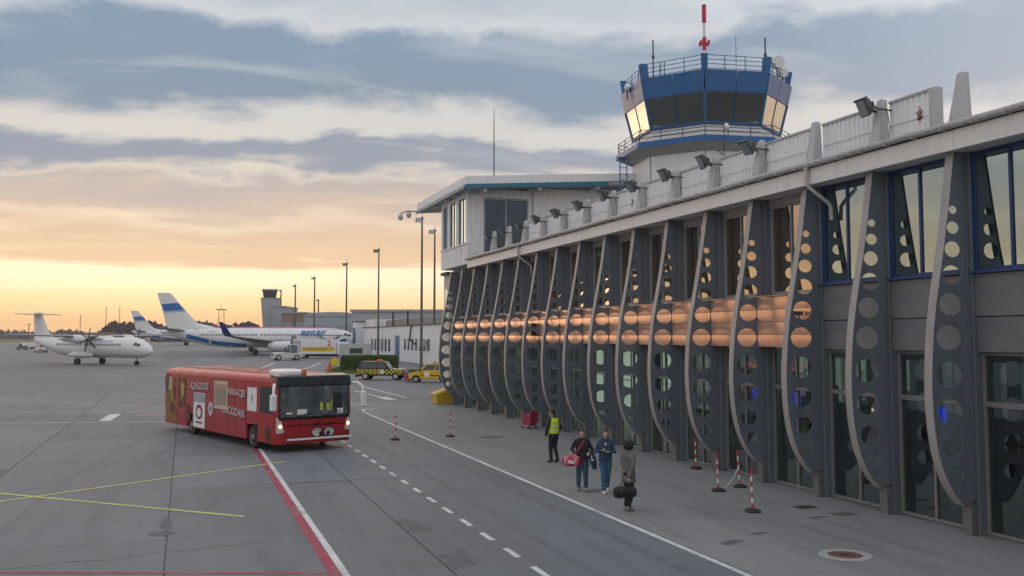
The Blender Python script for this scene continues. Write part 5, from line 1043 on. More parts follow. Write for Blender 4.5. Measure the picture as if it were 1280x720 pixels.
rr = random.Random(5)
def hp(r):
    f = r.random()
    if f < .5: return (r.uniform(0,L), -.7+r.uniform(-.08,.1), r.uniform(0.05,1.75))
    if f < .85: return (r.uniform(0,L), r.uniform(-.7,.9), 1.72+.08*math.sin(r.uniform(0,L)*1.4)+r.uniform(-.1,.12))
    return (r.choice((0,L))+r.uniform(-.1,.1), r.uniform(-.7,.9), r.uniform(.05,1.7))
stuff(leaf_cloud(rr, 9000, hp, .05, .12).build('foliage', M_hedge, HG))
c0, c1, c2_, c3 = at(407,112), at(512,107), at(548,118), at(425,132)
lawn = MB().quad(*[(p.x,p.y,p.z+.03) for p in (c0,c1,c2_,c3)]).build('grass_verge', mat('verge_soil', (0.06,0.09,0.02), .95, var=.3, vscale=.8)); struct(lawn)
def gp_(r):
    s_, t_ = r.random(), r.random(); p = (c0.lerp(c1, s_)).lerp(c3.lerp(c2_, s_), t_); return (p.x, p.y, p.z+.06)
g_ = leaf_cloud(rr, 12000, gp_, .04, .10); tag(stuff(g_.build('verge_grass', leafmat('verge_leaf', (0.05,0.085,0.015), (0.13,0.19,0.04), .6))), 'short green grass on the verge before the hedge', 'grass')
M_wood = leafmat('wood_leaf', (0.028,0.026,0.018), (0.085,0.07,0.048), .03)
def wood(px0, px1, d0, d1, h0, h1, n, name, lab, seed):
    r = random.Random(seed); V = MB()
    vs_ = []; fs_ = []
    for i in range(n):
        px = r.uniform(px0, px1); d = r.uniform(d0, d1); edge_ = min(1.0, (px-px0)/40+.25, (px1-px)/40+.25); h = r.uniform(h0, h1)*(0.72+.4*mnoise.noise((px*.03,d*.01,seed)))*edge_; p = at(px, d); w = h*r.uniform(.16,.26)
        for k in range(55):
            t_ = r.random()**.8; q = math.sin(math.pi*min(1,t_*.92+.08))**.7*w; a_ = r.uniform(0,6.28); c = Vector((p.x+q*math.cos(a_)*r.uniform(.3,1), p.y+q*math.sin(a_)*r.uniform(.3,1), p.z+h*(.06+.94*t_)))
            s_ = h*r.uniform(.04,.085); nx = Vector((r.gauss(0,1), r.gauss(0,1), r.gauss(0,.6))).normalized(); ax = nx.orthogonal().normalized(); ay = nx.cross(ax); o = len(vs_)
            vs_ += [tuple(c+ax*s_), tuple(c+ay*s_), tuple(c-ax*s_), tuple(c-ay*s_)]; fs_.append((o,o+1,o+2,o+3))
    V.v, V.f, V.mi = vs_, fs_, [0]*len(fs_); return tag(stuff(V.build(name, M_wood)), lab, 'woodland')
wood(108, 345, 560, 640, 11, 15, 900, 'woodland', 'brown leafless wood standing behind the tails of the jets', 1)
wood(-140, 130, 1000, 1150, 9, 14, 700, 'far_woodland', 'far low hazy tree belt along the airfield edge', 2)
wood(320, 760, 700, 800, 9, 13, 600, 'far_woodland', 'tree belt behind the hangars and the distant tower', 3)
for i, (px, d, wd, h) in enumerate(((128,520,14,4.2),(152,540,20,3.6),(108,530,10,3.4),(175,545,12,3.5))):
    p = at(px,d); s_ = thing('field_shed', ('pale shed with a taller roof at the wood edge','long pale shed at the wood edge','small pale shed at the left end of the row by the wood','small grey shed half hidden by the little jet tail')[i], 'shed', p, group='sheds at the wood edge')
    MB().box((-wd/2,-3,0),(wd/2,3,h)).build('wall', mat('shed_wall', (0.42,0.36,0.33), .7), s_); MB().prism([(-wd/2-.3,-3.3,h),(wd/2+.3,-3.3,h),(wd/2-1,-3.3,h+1.2),(-wd/2+1,-3.3,h+1.2)], (0,6.6,0)).build('roof', mat('shed_roof', (0.22,0.18,0.17), .7), s_)
    MB().box((-wd*.2,-3.05,.2),(wd*.1,-2.99,h*.7)).build('door', M_und, s_)

# ------------------------------------------------------------------ aircraft
M_aw = mat('aircraft_white', (0.70,0.70,0.70), .35, var=.04, vscale=.5, spec=.6); M_ab = mat('aircraft_blue', (0.01,0.13,0.42), .35, var=.04); M_ag = mat('aircraft_grey', (0.26,0.27,0.28), .45, var=.08); M_adk = mat('aircraft_dark', (0.03,0.033,0.037), .4); M_nav = mat('aircraft_navy', (0.012,0.04,0.16), .35)
def fus(mb, tab, n=28):
    return mb.loft([[(x, ry*math.cos(2*math.pi*k/n), zc+rz_*math.sin(2*math.pi*k/n)) for k in range(n)] for x, zc, rz_, ry in tab])
def wing(mb, st, th=.12):
    """stations (x leading edge, y, z, chord); lens-shaped section"""
    rings = []
    for x, y, z_, c in st:
        rings.append([(x, y, z_), (x-c*.12, y, z_+c*th*.45), (x-c*.35, y, z_+c*th*.55), (x-c*.7, y, z_+c*th*.3), (x-c, y, z_), (x-c*.6, y, z_-c*th*.25), (x-c*.25, y, z_-c*th*.4), (x-c*.08, y, z_-c*th*.3)])
    return mb.loft(rings)
def vfin(mb, st, th=.1):
    rings = []
    for x, z_, c in st:
        w = c*th/2; rings.append([(x,0,z_), (x-c*.15,w*.8,z_), (x-c*.4,w,z_), (x-c,0.02,z_), (x-c,-0.02,z_), (x-c*.4,-w,z_), (x-c*.15,-w*.8,z_)])
    return mb.loft(rings)
def gear(par, x, y, h, r, n=2, gap=.35, wd=.3):
    g = MB().tube([(x,y,r),(x,y,h)], .09, 8).tube([(x,y-gap/2-.05,r),(x,y+gap/2+.05,r)], .06, 8).build('landing_gear', M_ag, par)
    for i in range(n):
        yy = y+(i-.5)*gap if n == 2 else y
        w_ = MB().lathe([(.001,-wd/2),(r*.88,-wd/2),(r,-wd*.28),(r,wd*.28),(r*.88,wd/2),(.001,wd/2)], 20, (x,yy,r), 'Y').build('wheel', M_rub, g, smooth=35)
    return g
def side_pts(tab, x):
    for (x0,z0,a0,b0), (x1,z1,a1,b1) in zip(tab, tab[1:]):
        if min(x0,x1) <= x <= max(x0,x1):
            t_ = (x-x0)/(x1-x0); return z0+(z1-z0)*t_, a0+(a1-a0)*t_, b0+(b1-b0)*t_
def decal(mb, tab, x0, x1, za, zb, side, off=.012, nx=1):
    """patch that follows the fuselage skin between two heights"""
    for i in range(nx):
        xa, xb = x0+(x1-x0)*i/nx, x0+(x1-x0)*(i+1)/nx; z_lo = [za(xa), za(xb)] if callable(za) else [za, za]; z_hi = [zb(xa), zb(xb)] if callable(zb) else [zb, zb]
        m_ = 4
        for j in range(m_):
            q = []
            for x, k, jj in ((xa,0,j),(xb,1,j),(xb,1,j+1),(xa,0,j+1)):
                z_ = z_lo[k]+(z_hi[k]-z_lo[k])*jj/m_; zc, rz_, ry = side_pts(tab, x); u = max(-1, min(1, (z_-zc)/rz_)); q.append((x, side*(ry*math.sqrt(1-u*u)+off), z_))
            mb.quad(*q)
    return mb
def los(px):
    a = YAW+math.atan((px-640)/1200); f_ = Vector((math.sin(a), math.cos(a), 0)); r_ = Vector((math.cos(a), -math.sin(a), 0)); return f_, r_

# turboprop
TT = [(13.3,1.95,.05,.05),(13.1,1.97,.4,.4),(12.6,2.05,.75,.75),(11.8,2.2,1.08,1.08),(10.8,2.35,1.32,1.3),(9.4,2.42,1.42,1.4),(2,2.42,1.42,1.4),(-4,2.42,1.42,1.4),(-7,2.6,1.27,1.25),(-10,2.98,.85,.85),(-12.6,3.4,.42,.42),(-13.4,3.5,.2,.2)]
f_, r_ = los(115); hd = r_*.58-f_*.81
AT = thing('turboprop_airliner', 'plain white twin propeller airliner with a T tail on the open apron', 'aircraft', at(115,140), math.atan2(hd.y, hd.x))
fus(MB(), TT).build('fuselage', M_aw, AT, smooth=40)
MB().loft([[(4.2,0,3.6),(4.2,.01,3.6),(4.2,.01,3.61),(4.2,0,3.61)],[(3.6,-1.1,3.7),(3.6,1.1,3.7),(3.6,.9,4.1),(3.6,-.9,4.1)],[(-1.4,-1.1,3.7),(-1.4,1.1,3.7),(-1.4,.9,4.15),(-1.4,-.9,4.15)],[(-3.4,-.3,3.7),(-3.4,.3,3.7),(-3.4,.3,3.75),(-3.4,-.3,3.75)]]).build('wing_fairing', M_aw, AT, smooth=50)
for s_ in (-1,1):
    wing(MB(), [(2.4,0,4.0,2.6),(2.4,s_*4.6,4.05,2.6),(1.6,s_*13.5,4.25,1.45)], .13).build('wing', M_ag, AT, smooth=40)
    na = MB().loft([[(x,s_*4.1+.0+ry*math.cos(2*math.pi*k/16),zc+rz_*math.sin(2*math.pi*k/16)) for k in range(16)] for x,zc,rz_,ry in ((4.9,3.55,.25,.25),(4.7,3.55,.4,.38),(3.8,3.6,.55,.46),(2,3.65,.6,.48),(-.3,3.7,.45,.4),(-1.6,3.75,.15,.15))]).build('engine_nacelle', M_aw, AT, smooth=50)
    MB().lathe([(.001,.55),(.14,.42),(.24,.15),(.27,-.05)], 14, (4.85,s_*4.1,3.55), 'X').build('spinner', M_adk, na, smooth=50)
    for k in range(6):
        a = k*math.pi/3+.3; c_, sn = math.cos(a), math.sin(a); t_ = Vector((0,-sn,c_)); bd = []
        for rr_, w in ((.2,.06),(.7,.09),(1.3,.10),(1.7,.06),(1.76,.03)):
            ct = Vector((5.0, s_*4.1+rr_*c_, 3.55+rr_*sn)); bd.append([ct+t_*w+Vector((.03,0,0)), ct-t_*w+Vector((-.03,0,0)), ct-t_*w+Vector((-.07,0,0)), ct+t_*w+Vector((-.01,0,0))])
        MB().loft(bd).build('propeller_blade', M_adk, na)
    MB().loft([[(x,s_*1.55+.5*w*math.cos(2*math.pi*k/12),1.35+.42*w*math.sin(2*math.pi*k/12)) for k in range(12)] for x,w in ((2.8,.05),(2.2,.8),(0,1.2),(-2,.9),(-3.2,.05))]).build('gear_fairing', M_aw, AT, smooth=50)
    gear(AT, -.1, s_*2.05, 1.4, .42, 2, .36, .26)
    wing(MB(), [(-11.9,0,7.35,1.9),(-12.3,s_*3.65,7.35,1.05)], .1).build('tailplane', M_ag, AT, smooth=40)
vfin(MB(), [(-8.0,3.6,5.6),(-10.0,4.6,3.6),(-11.6,7.1,2.3),(-11.75,7.65,2.1)]).build('tail_fin', M_aw, AT, smooth=30)
gear(AT, 10.2, 0, 1.3, .3, 2, .3, .2)
wn = MB()
for s_ in (-1,1):
    for i in range(27):
        x = 8.4-i*.55
        if -.3 < x < .3: continue
        decal(wn, TT, x, x-.26, 2.65, 3.02, s_)
stuff(wn.build('cabin_windows', M_adk, AT)); ck = MB()
for s_ in (-1,1):
    decal(ck, TT, 11.9, 11.45, 2.62, 3.0, s_, .02); decal(ck, TT, 11.38, 10.95, 2.72, 3.12, s_, .02)
ck.quad((12.35,-.55,2.62),(12.35,.55,2.62),(11.65,.5,3.12),(11.65,-.5,3.12)); stuff(ck.build('cockpit_windows', M_adk, AT))
lg = MB(); decal(lg, TT, 6.4, 2.8, 3.2, 3.42, -1, .012, 4); lg.build('airline_title', mat('title_grey', (0.35,0.4,0.47), .5), AT)
MB().box((2.2,-.9,4.155),(-.9,.9,4.175)).build('deice_panel', M_adk, AT)

# jet airliners
JT = [(19.7,3.05,.05,.05),(19.4,3.06,.45,.42),(18.6,3.15,.95,.9),(17.2,3.35,1.5,1.45),(15.4,3.42,1.85,1.8),(13.5,3.42,1.95,1.88),(-6,3.42,1.95,1.88),(-10,3.6,1.75,1.72),(-14,4.05,1.25,1.25),(-17.5,4.5,.72,.72),(-19.2,4.7,.35,.35),(-19.6,4.75,.12,.12)]
def jet(name, lab, loc, hd, title=True, fm=None, sc=None):
    J = thing(name, lab, 'aircraft', loc, math.atan2(hd.y, hd.x), scale=sc)
    fus(MB(), JT, 32).build('fuselage', fm or M_aw, J, smooth=40)
    fin = vfin(MB(), [(-8.5,5.3,9.5),(-12.2,6.1,6.4),(-13.6,7.3,5.2),(-17.6,12.0,2.6),(-17.85,12.4,2.4)], .09).build('tail_fin', M_aw, J, smooth=30)
    # blue bars wrapped round the fin
    def bar(z0, z1, sl, m_):
        mb = MB()
        for s_ in (-1,1):
            q = []
            for z_, fr in ((z0,.0),(z0-sl,1.0),(z1-sl,1.0),(z1,.0)):
                t_ = (z_-7.3)/(12.0-7.3); xl = -13.6-4.0*t_; c = 5.2-2.6*t_; q.append((xl-c*(.03+.9*fr), s_*(c*.045*(1 if fr < .5 else .28)+.03), z_))
            xm = [((q[0][0]+q[1][0])/2, s_*(5.2-2.6*((z0-7.3)/4.7))*.045+s_*.03, (q[0][2]+q[1][2])/2), ((q[3][0]+q[2][0])/2, s_*(5.2-2.6*((z1-7.3)/4.7))*.045+s_*.03, (q[3][2]+q[2][2])/2)]
            mb.quad(q[0], xm[0], xm[1], q[3]); mb.quad(xm[0], q[1], q[2], xm[1])
        return mb.build('fin_bar', m_, fin)
    bar(9.0, 10.4, .25, M_ab); bar(8.7, 8.9, .25, mat('aircraft_lightblue', (0.25,0.42,0.6), .4))
    for s_ in (-1,1):
        wg = wing(MB(), [(5.4,s_*1.2,2.5,7.6),(1.4,s_*6.0,2.9,4.6),(-4.9,s_*16.6,3.75,1.7)], .11).build('wing', M_ag, J, smooth=40)
        wing(MB(), [(-4.9,s_*16.6,3.75,1.7),(-5.5,s_*17.0,4.1,1.5),(-6.9,s_*17.5,6.2,.7)], .1).build('winglet', M_nav, wg, smooth=40)
        e_ = MB().lathe([(.75,3.2),(.95,3.35),(1.02,3.2),(1.05,2.0),(.95,.2),(.6,-1.0)], 22, (2.2,s_*4.85,1.75), 'X').build('engine', M_aw, J, smooth=40); MB().lathe([(.74,3.15),(.001,2.6)], 20, (2.2,s_*4.85,1.75), 'X').build('fan', M_adk, e_); MB().box((1.0,s_*4.75,2.4),(4.2,s_*4.95,2.9)).build('pylon', M_ag, J)
        gear(J, -1.2, s_*2.86, 2.4, .56, 2, .8, .4)
        wing(MB(), [(-14.6,s_*.5,4.9,3.6),(-18.2,s_*7.1,5.4,1.4)], .09).build('tailplane', M_ag, J, smooth=40)
    gear(J, 14.2, 0, 2.0, .35, 2, .4, .22)
    wn = MB()
    for s_ in (-1,1):
        for i in range(44):
            x = 12.2-i*.55
            if -.8 < x < -.2: continue
            decal(wn, JT, x, x-.28, 3.85, 4.2, s_)
    stuff(wn.build('cabin_windows', M_adk, J)); ck = MB()
    for s_ in (-1,1): decal(ck, JT, 17.9, 17.2, 3.75, 4.2, s_, .03); decal(ck, JT, 17.1, 16.4, 3.85, 4.35, s_, .03)
    stuff(ck.build('cockpit_windows', M_adk, J))
    for s_ in (-1,1):
        for x in (15.2,-12.2): 
            d_ = MB()
            for xa, xb, za, zb_ in ((x,x-.05,2.9,4.7),(x-.8,x-.85,2.9,4.7),(x,x-.85,4.66,4.7)): decal(d_, JT, xa, xb, za if x > 0 else za+.35, min(zb_, 5.0) if x > 0 else zb_+.2, s_, .01)
            stuff(d_.build('door_outline', M_ag, J))
        sw = MB(); decal(sw, JT, -3, -14.5, lambda x: 1.62+max(0,(-4-x))*.09+max(0,-9-x)*.14, lambda x: 2.3+max(0,(-4-x))*.10+max(0,-9-x)*.16, s_, .015, 14); sw.build('blue_swoosh', M_ab, J)
        sw = MB(); decal(sw, JT, 4, -4, 2.9, 3.05, s_, .013, 6); decal(sw, JT, 16.9, 11, lambda x: 2.0+max(0,x-15)*.2, lambda x: 2.35+max(0,x-11)*.16, s_, .015, 6); sw.build('blue_line', M_ab, J)
        zc, rz_, ry = side_pts(JT, 10.2)
        if title: textmesh('airline_name', 'enter', 2.3, M_ab, J, face_matrix((10.2, s_*(ry*.86+.14), 4.55), (1 if s_ < 0 else -1,0,0), (0,-s_*.55,1)), .02, .03)
        reg = MB(); decal(reg, JT, -8.8, -10.4, 4.55, 4.75, s_, .012, 3); reg.build('registration', mat('title_grey', (0.35,0.4,0.47), .5), J)
    return J
f_, r_ = los(328); jet('jet_airliner', 'white jet airliner with blue tail bar and enter lettering behind the service truck', at(328,196), r_)
f_, r_ = los(240); jet('jet_airliner', 'farther white jet airliner with blue tail bar half hidden by the other jet', at(238,352), r_*.97+f_*.1, True)

f_, r_ = los(311); jet('jet_airliner', 'magenta topped jet airliner hidden behind the enter lettered jet', at(322,226), r_, False, mat('aircraft_magenta', (0.42,0.03,0.26), .4), 1.07)
# ------------------------------------------------------------------ people
M_skin = mat('skin', (0.42,0.25,0.18), .55, var=.06); M_hair = mat('dark_hair', (0.018,0.013,0.011), .6, var=.3, vscale=40)
def solid(mb, name, m, par, vox=.014, sm=4):
    o = mb.build(name, m, par); r = o.modifiers.new('fuse', 'REMESH'); r.mode = 'VOXEL'; r.voxel_size = vox; r.use_smooth_shade = True
    if name not in ('body', 'shoe', 'hair', 'vest'):
        tx = bpy.data.textures.get('folds') or bpy.data.textures.new('folds', 'CLOUDS'); tx.noise_scale = .11; tx.noise_depth = 3
        dm = o.modifiers.new('folds', 'DISPLACE'); dm.texture = tx; dm.strength = .045; dm.mid_level = .5; dm.texture_coords = 'LOCAL'
    if sm: s_ = o.modifiers.new('smooth', 'SMOOTH'); s_.iterations = sm; s_.factor = .5
    return o
def limb(mb, pts, rs):
    mb.tube(pts, rs, 12)
    for p, r in zip(pts, rs): mb.ell(p, (r,r,r), 12, 8)
    return mb
def torso(mb, st):          # stations (z, x half width, y half depth, y offset, x offset)
    mb.loft([[(xo+a*math.cos(2*math.pi*k/20), yo+b*math.sin(2*math.pi*k/20), z_) for k in range(20)] for z_, a, b, yo, xo in st]); return mb
def hand(mb, wr, d, s_, curl=.5):
    """palm, four fingers and a thumb from the wrist along direction d"""
    wr = Vector(wr); d = Vector(d).normalized(); side = d.cross(Vector((0,0,1)));  side = side.normalized() if side.length > .1 else Vector((1,0,0)); nrm = side.cross(d).normalized()
    pc = wr+d*.05; mb.ell(pc, (.036,.036,.042), 10, 8); limb(mb, [wr, wr+d*.08], [.026,.032])
    for i in range(4):
        o = side*(i-1.5)*.019; L = (.07,.08,.075,.058)[i]; a = wr+d*.085+o; b = a+d*L*.5*math.cos(curl*.5)-nrm*L*.5*math.sin(curl*.5); c = b+d*L*.5*math.cos(curl)-nrm*L*.5*math.sin(curl); limb(mb, [a, b, c], [.0105,.010,.0085])
    a = wr+d*.03+side*s_*.03; limb(mb, [a, a+d*.035+side*s_*.022, a+d*.07+side*s_*.02-nrm*.01], [.013,.0115,.0095])
def person(lab, loc, rz, H, J, hips=.17, bust=.19, head_tilt=0.0, head_turn=0.0):
    t_ = thing('person', lab, 'person', loc, rz, scale=H/1.72)
    mb = MB()
    torso(mb, [(.84,.12,.09,0,0),(.92,hips-.02,.115,0,0),(1.05,.13,.095,0,0),(1.2,.145,.10,0,0),(1.36,bust-.03,.105,-.01,0),(1.44,.12,.075,-.015,0),(1.475,.055,.055,-.01,0)])
    hx, hy, hz = J.get('head', (0,.03,1.615)); limb(mb, [(0,-.005,1.45),(hx*.5,hy*.5,1.53)], [.056,.052])
    hm = MB(); hm.ell((0,0,.012),(.074,.094,.108),18,14); hm.ell((0,.02,-.06),(.055,.066,.055),14,10); hm.ell((0,.098,-.012),(.014,.018,.024),8,6); hm.ell((0,.088,-.058),(.026,.012,.009),8,6); hm.ell((0,.082,.02),(.05,.016,.012),10,6)
    for s_ in (-1,1): hm.ell((s_*.074,-.005,-.012),(.012,.022,.032),8,8); hm.ell((s_*.03,.084,.004),(.014,.008,.009),8,6)
    Mh = Matrix.Translation((hx,hy,hz)) @ Matrix.Rotation(head_turn,4,'Z') @ Matrix.Rotation(-head_tilt,4,'X'); hm.v = [tuple(Mh @ Vector(p)) for p in hm.v]; mb.add(hm.v, hm.f)
    for s_, k in ((-1,'R'),(1,'L')):
        limb(mb, [(s_*.085,0,.9), J['knee'+k], J['ank'+k]], [.085,.055,.036]); limb(mb, [J['ank'+k], J['toe'+k]], [.036,.03])
        limb(mb, [(s_*(bust-.03),-.01,1.4), J['elb'+k], J['wri'+k]], [.048,.036,.026]); hand(mb, J['wri'+k], J.get('hd'+k, Vector(J['wri'+k])-Vector(J['elb'+k])), -s_, J.get('curl',.9))
    b_ = solid(mb, 'body', M_skin, t_, .009, 2)
    eyes = MB()
    for s_ in (-1,1): eyes.ell(Mh @ Vector((s_*.03,.0915,.004)), (.011,.005,.006), 8, 6)
    stuff(eyes.build('eyes', mat('eye_dark', (0.02,0.015,0.012), .3), t_)); return t_, Mh
def trousers(t_, J, m, flare=1.0, hips=.175):
    mb = MB(); torso(mb, [(.80,.13,.105,-.005,0),(.88,hips,.13,-.01,0),(.98,hips-.015,.12,-.005,0),(1.05,hips-.03,.11,0,0)])
    for s_, k in ((-1,'R'),(1,'L')): a = Vector(J['ank'+k]); limb(mb, [(s_*.085,0,.88), J['knee'+k], a+Vector((0,0,.02))], [.098,.07*flare,.055*flare])
    return solid(mb, 'trousers', m, t_, .012, 3)
def shoes(t_, J, m):
    for k in ('R','L'):
        a, b = Vector(J['ank'+k]), Vector(J['toe'+k]); d = (b-a); mb = MB(); h0 = a-d*.35; limb(mb, [(h0.x,h0.y,h0.z-.025),(a+d*.5)-Vector((0,0,.012)), b], [.047,.048,.036]); o = solid(mb, 'shoe', m, t_, .01, 2)
def top(t_, J, m, st, rs=(.07,.055,.046), bust=.19, name='jacket', cuff=.98):
    mb = MB(); torso(mb, st)
    for s_, k in ((-1,'R'),(1,'L')):
        e_, w_ = Vector(J['elb'+k]), Vector(J['wri'+k]); limb(mb, [(s_*(bust-.035),-.01,1.395), e_, e_.lerp(w_, cuff)], rs)
    return solid(mb, name, m, t_, .012, 3)
def haircap(t_, Mh, m, rx=.084, ry=.102, rz_=.11, low=-.05, curly=0, n=0):
    mb = MB(); mb.ell((0,-.036,.042),(rx,ry*.92,rz_*.93),18,12); mb.ell((0,-.06,low),(rx*.8,.05,.07),12,8)
    if curly:
        r = random.Random(curly)
        for i in range(n):
            a, b = r.uniform(0,6.28), r.uniform(-.7,1.4); v_ = Vector((math.cos(a)*math.cos(b)*rx*1.25, math.sin(a)*math.cos(b)*ry*1.15-.03, math.sin(b)*rz_*1.2+.02))
            if v_.y > .05 and v_.z < .06: continue
            s_ = r.uniform(.022,.036); mb.ell(v_, (s_,s_,s_), 8, 6)
    mb.v = [tuple(Mh @ Vector(p)) for p in mb.v]
    # keep the face clear
    return solid(mb, 'hair', m, t_, .01, 1)
ST = [(.92,.19,.13,0,0),(1.05,.18,.125,0,0),(1.2,.185,.125,0,0),(1.34,.20,.125,-.01,0),(1.42,.17,.10,-.015,0),(1.475,.075,.075,-.01,0),(1.50,.066,.066,-.005,0)]
M_blk = mat('cloth_black', (0.016,0.017,0.02), .85, var=.2, vscale=14, bump=.3, bscale=120); M_jean = mat('cloth_denim', (0.035,0.075,0.13), .85, var=.25, vscale=10, bump=.3, bscale=150); M_jean2 = mat('cloth_denim_blue', (0.03,0.10,0.17), .85, var=.2, vscale=10, bump=.3, bscale=150)
M_navy = mat('cloth_navy', (0.022,0.042,0.08), .85, var=.2, vscale=10, bump=.3, bscale=120); M_coat = mat('cloth_grey', (0.13,0.125,0.12), .9, var=.15, vscale=12, bump=.35, bscale=100); M_shoe = mat('shoe_white', (0.6,0.58,0.56), .6); M_shg = mat('shoe_grey', (0.25,0.24,0.23), .6); M_shb = mat('shoe_black', (0.015,0.015,0.016), .5)
M_vest = mat('vest_lime', (0.52,0.74,0.02), .6, var=.1, vscale=8); M_refl = mat('reflective', (0.6,0.62,0.58), .35)
# man in the yellow vest, walking away
J = dict(kneeR=(-.08,.06,.5), ankR=(-.09,.02,.085), toeR=(-.10,.15,.035), kneeL=(.08,.01,.5), ankL=(.08,-.10,.095), toeL=(.085,.03,.035), elbR=(-.29,-.03,1.16), wriR=(-.30,.05,.92), elbL=(.29,-.04,1.15), wriL=(.27,.08,.92), head=(-.01,.06,1.60))
t_, Mh = person('person in a lime yellow vest over black clothes, walking beside the fins', (12.35,31.78,0), R(22), 1.83, J, head_tilt=.35, head_turn=.4)
trousers(t_, J, M_blk, 1.05); shoes(t_, J, M_shb); top(t_, J, M_blk, [(.80,.20,.145,0,0)]+ST); haircap(t_, Mh, M_hair)
v_ = MB(); torso(v_, [(.95,.215,.16,0,0),(1.05,.212,.155,0,0),(1.2,.214,.15,0,0),(1.34,.215,.145,-.01,0),(1.43,.185,.115,-.015,0),(1.46,.14,.10,-.015,0)]); ve = solid(v_, 'vest', M_vest, t_, .011, 2)
for z_ in (1.02, 1.18):
    rb_ = MB(); rb_.loft([[((.218+o)*math.cos(2*math.pi*k/28), (.158+o)*math.sin(2*math.pi*k/28), zz) for k in range(28)] for o, zz in ((0,z_),(.006,z_),(.006,z_+.05),(0,z_+.05))], cap=False, closed=True); rb_.build('reflective_band', M_refl, ve, smooth=60)
VESTMAN = t_
# traveller with the red bag
J = dict(kneeL=(.10,.03,.5), ankL=(.11,.0,.085), toeL=(.125,.14,.035), kneeR=(-.09,.07,.5), ankR=(-.10,.03,.085), toeR=(-.115,.17,.035), elbL=(.30,-.03,1.17), wriL=(.22,.13,1.03), elbR=(-.29,.0,1.15), wriR=(-.20,.20,1.08), hdR=(.4,.9,-.1), head=(0,.07,1.59), curl=1.3)
t_, Mh = person('person in a black top and jeans carrying a red bag and a dark coat', (10.9,25.77,0), R(158), 1.74, J, head_tilt=.45, head_turn=-.1)
trousers(t_, J, M_jean, 1.1); shoes(t_, J, M_shg); top(t_, J, M_blk, [(.88,.195,.14,0,0)]+ST); haircap(t_, Mh, M_hair)
strap = MB().tube([(-.05,-.02,1.475),(-.04,.10,1.40),(.06,.145,1.22),(.22,.15,1.02),(.30,.05,.95)], .022, 8).build('red_strap', mat('bag_red', (0.42,0.02,0.06), .6, var=.3, vscale=14), t_, smooth=50)
W_ = lambda o, p: o.matrix_world @ Vector(p)
bpy.context.view_layer.update()
def bag(name, lab, cat, pos, rz, sx, sy, sz, m, strapm, hd_=None):
    b_ = thing(name, lab, cat, pos, rz); mb = MB()
    mb.loft([[(x, sy*q*math.cos(2*math.pi*k/16), sz*.5+sz*.5*q*math.sin(2*math.pi*k/16)*(1 if math.sin(2*math.pi*k/16) > 0 else .9)) for k in range(16)] for x, q in ((-sx,.55),(-sx*.92,.85),(-sx*.5,1.0),(0,1.03),(sx*.5,1.0),(sx*.92,.85),(sx,.55))]); mb.build('bag_body', m, b_, smooth=50)
    MB().tube([(-sx*.9,0,sz*.92),(0,-.02,sz*1.02),(sx*.9,0,sz*.92)], .012, 6).build('zip', strapm, b_)
    for s_ in (-1,1): MB().tube([(-sx*.45,s_*sy*.85,sz*.6),(-sx*.3,s_*sy*.6,sz*1.15),(0,s_*.03,sz*1.42),(sx*.3,s_*sy*.6,sz*1.15),(sx*.45,s_*sy*.85,sz*.6)], .013, 6).build('handle', strapm, b_, smooth=50)
    for x in (-sx*.6, sx*.6): MB().loft([[(x+o, sy*1.03*math.cos(2*math.pi*k/16), sz*.5+sz*.515*math.sin(2*math.pi*k/16)) for k in range(16)] for o in (-.02,.02)]).build('band', strapm, b_, smooth=50)
    return b_
p = W_(t_, (.30,.12,.68)); rb2 = bag('travel_bag', 'red and white patterned travel bag at the hip of the person in black', 'bag', p, R(158-15), .26, .15, .30, MATS['bag_red'], mat('bag_pink', (0.6,0.35,0.38), .6))
MB().prism([(-.12,.152,.1),(.1,.152,.12),(.05,.152,.2),(-.1,.152,.19)], (0,.012,0)).build('white_print', M_shoe, rb2)
ct = MB(); torso(ct, [(.62,.07,.05,.0,.0),(.75,.10,.06,.0,0),(.9,.11,.075,.0,0),(1.02,.12,.09,.0,0),(1.10,.09,.10,0,0),(1.13,.05,.07,0,0)]); ct.v = [(x*.95-.24-.22*(1.1-z_), y+.17, z_) for x, y, z_ in ct.v]
co = solid(ct, 'draped_coat', M_navy, None, .012, 3); co.parent = None; co.matrix_world = t_.matrix_world.copy(); tag(co, 'dark navy coat draped over the forearm of the person in black', 'coat')
mg = thing('magazine', 'folded pale paper tucked into the draped navy coat', 'paper', W_(t_, (-.30,.24,.86)), R(158+20)); MB().box((-.05,-.008,0),(.06,.008,.17)).build('sheet', mat('paper', (0.6,0.55,0.6), .6), mg, bevel=.003, seg=1)
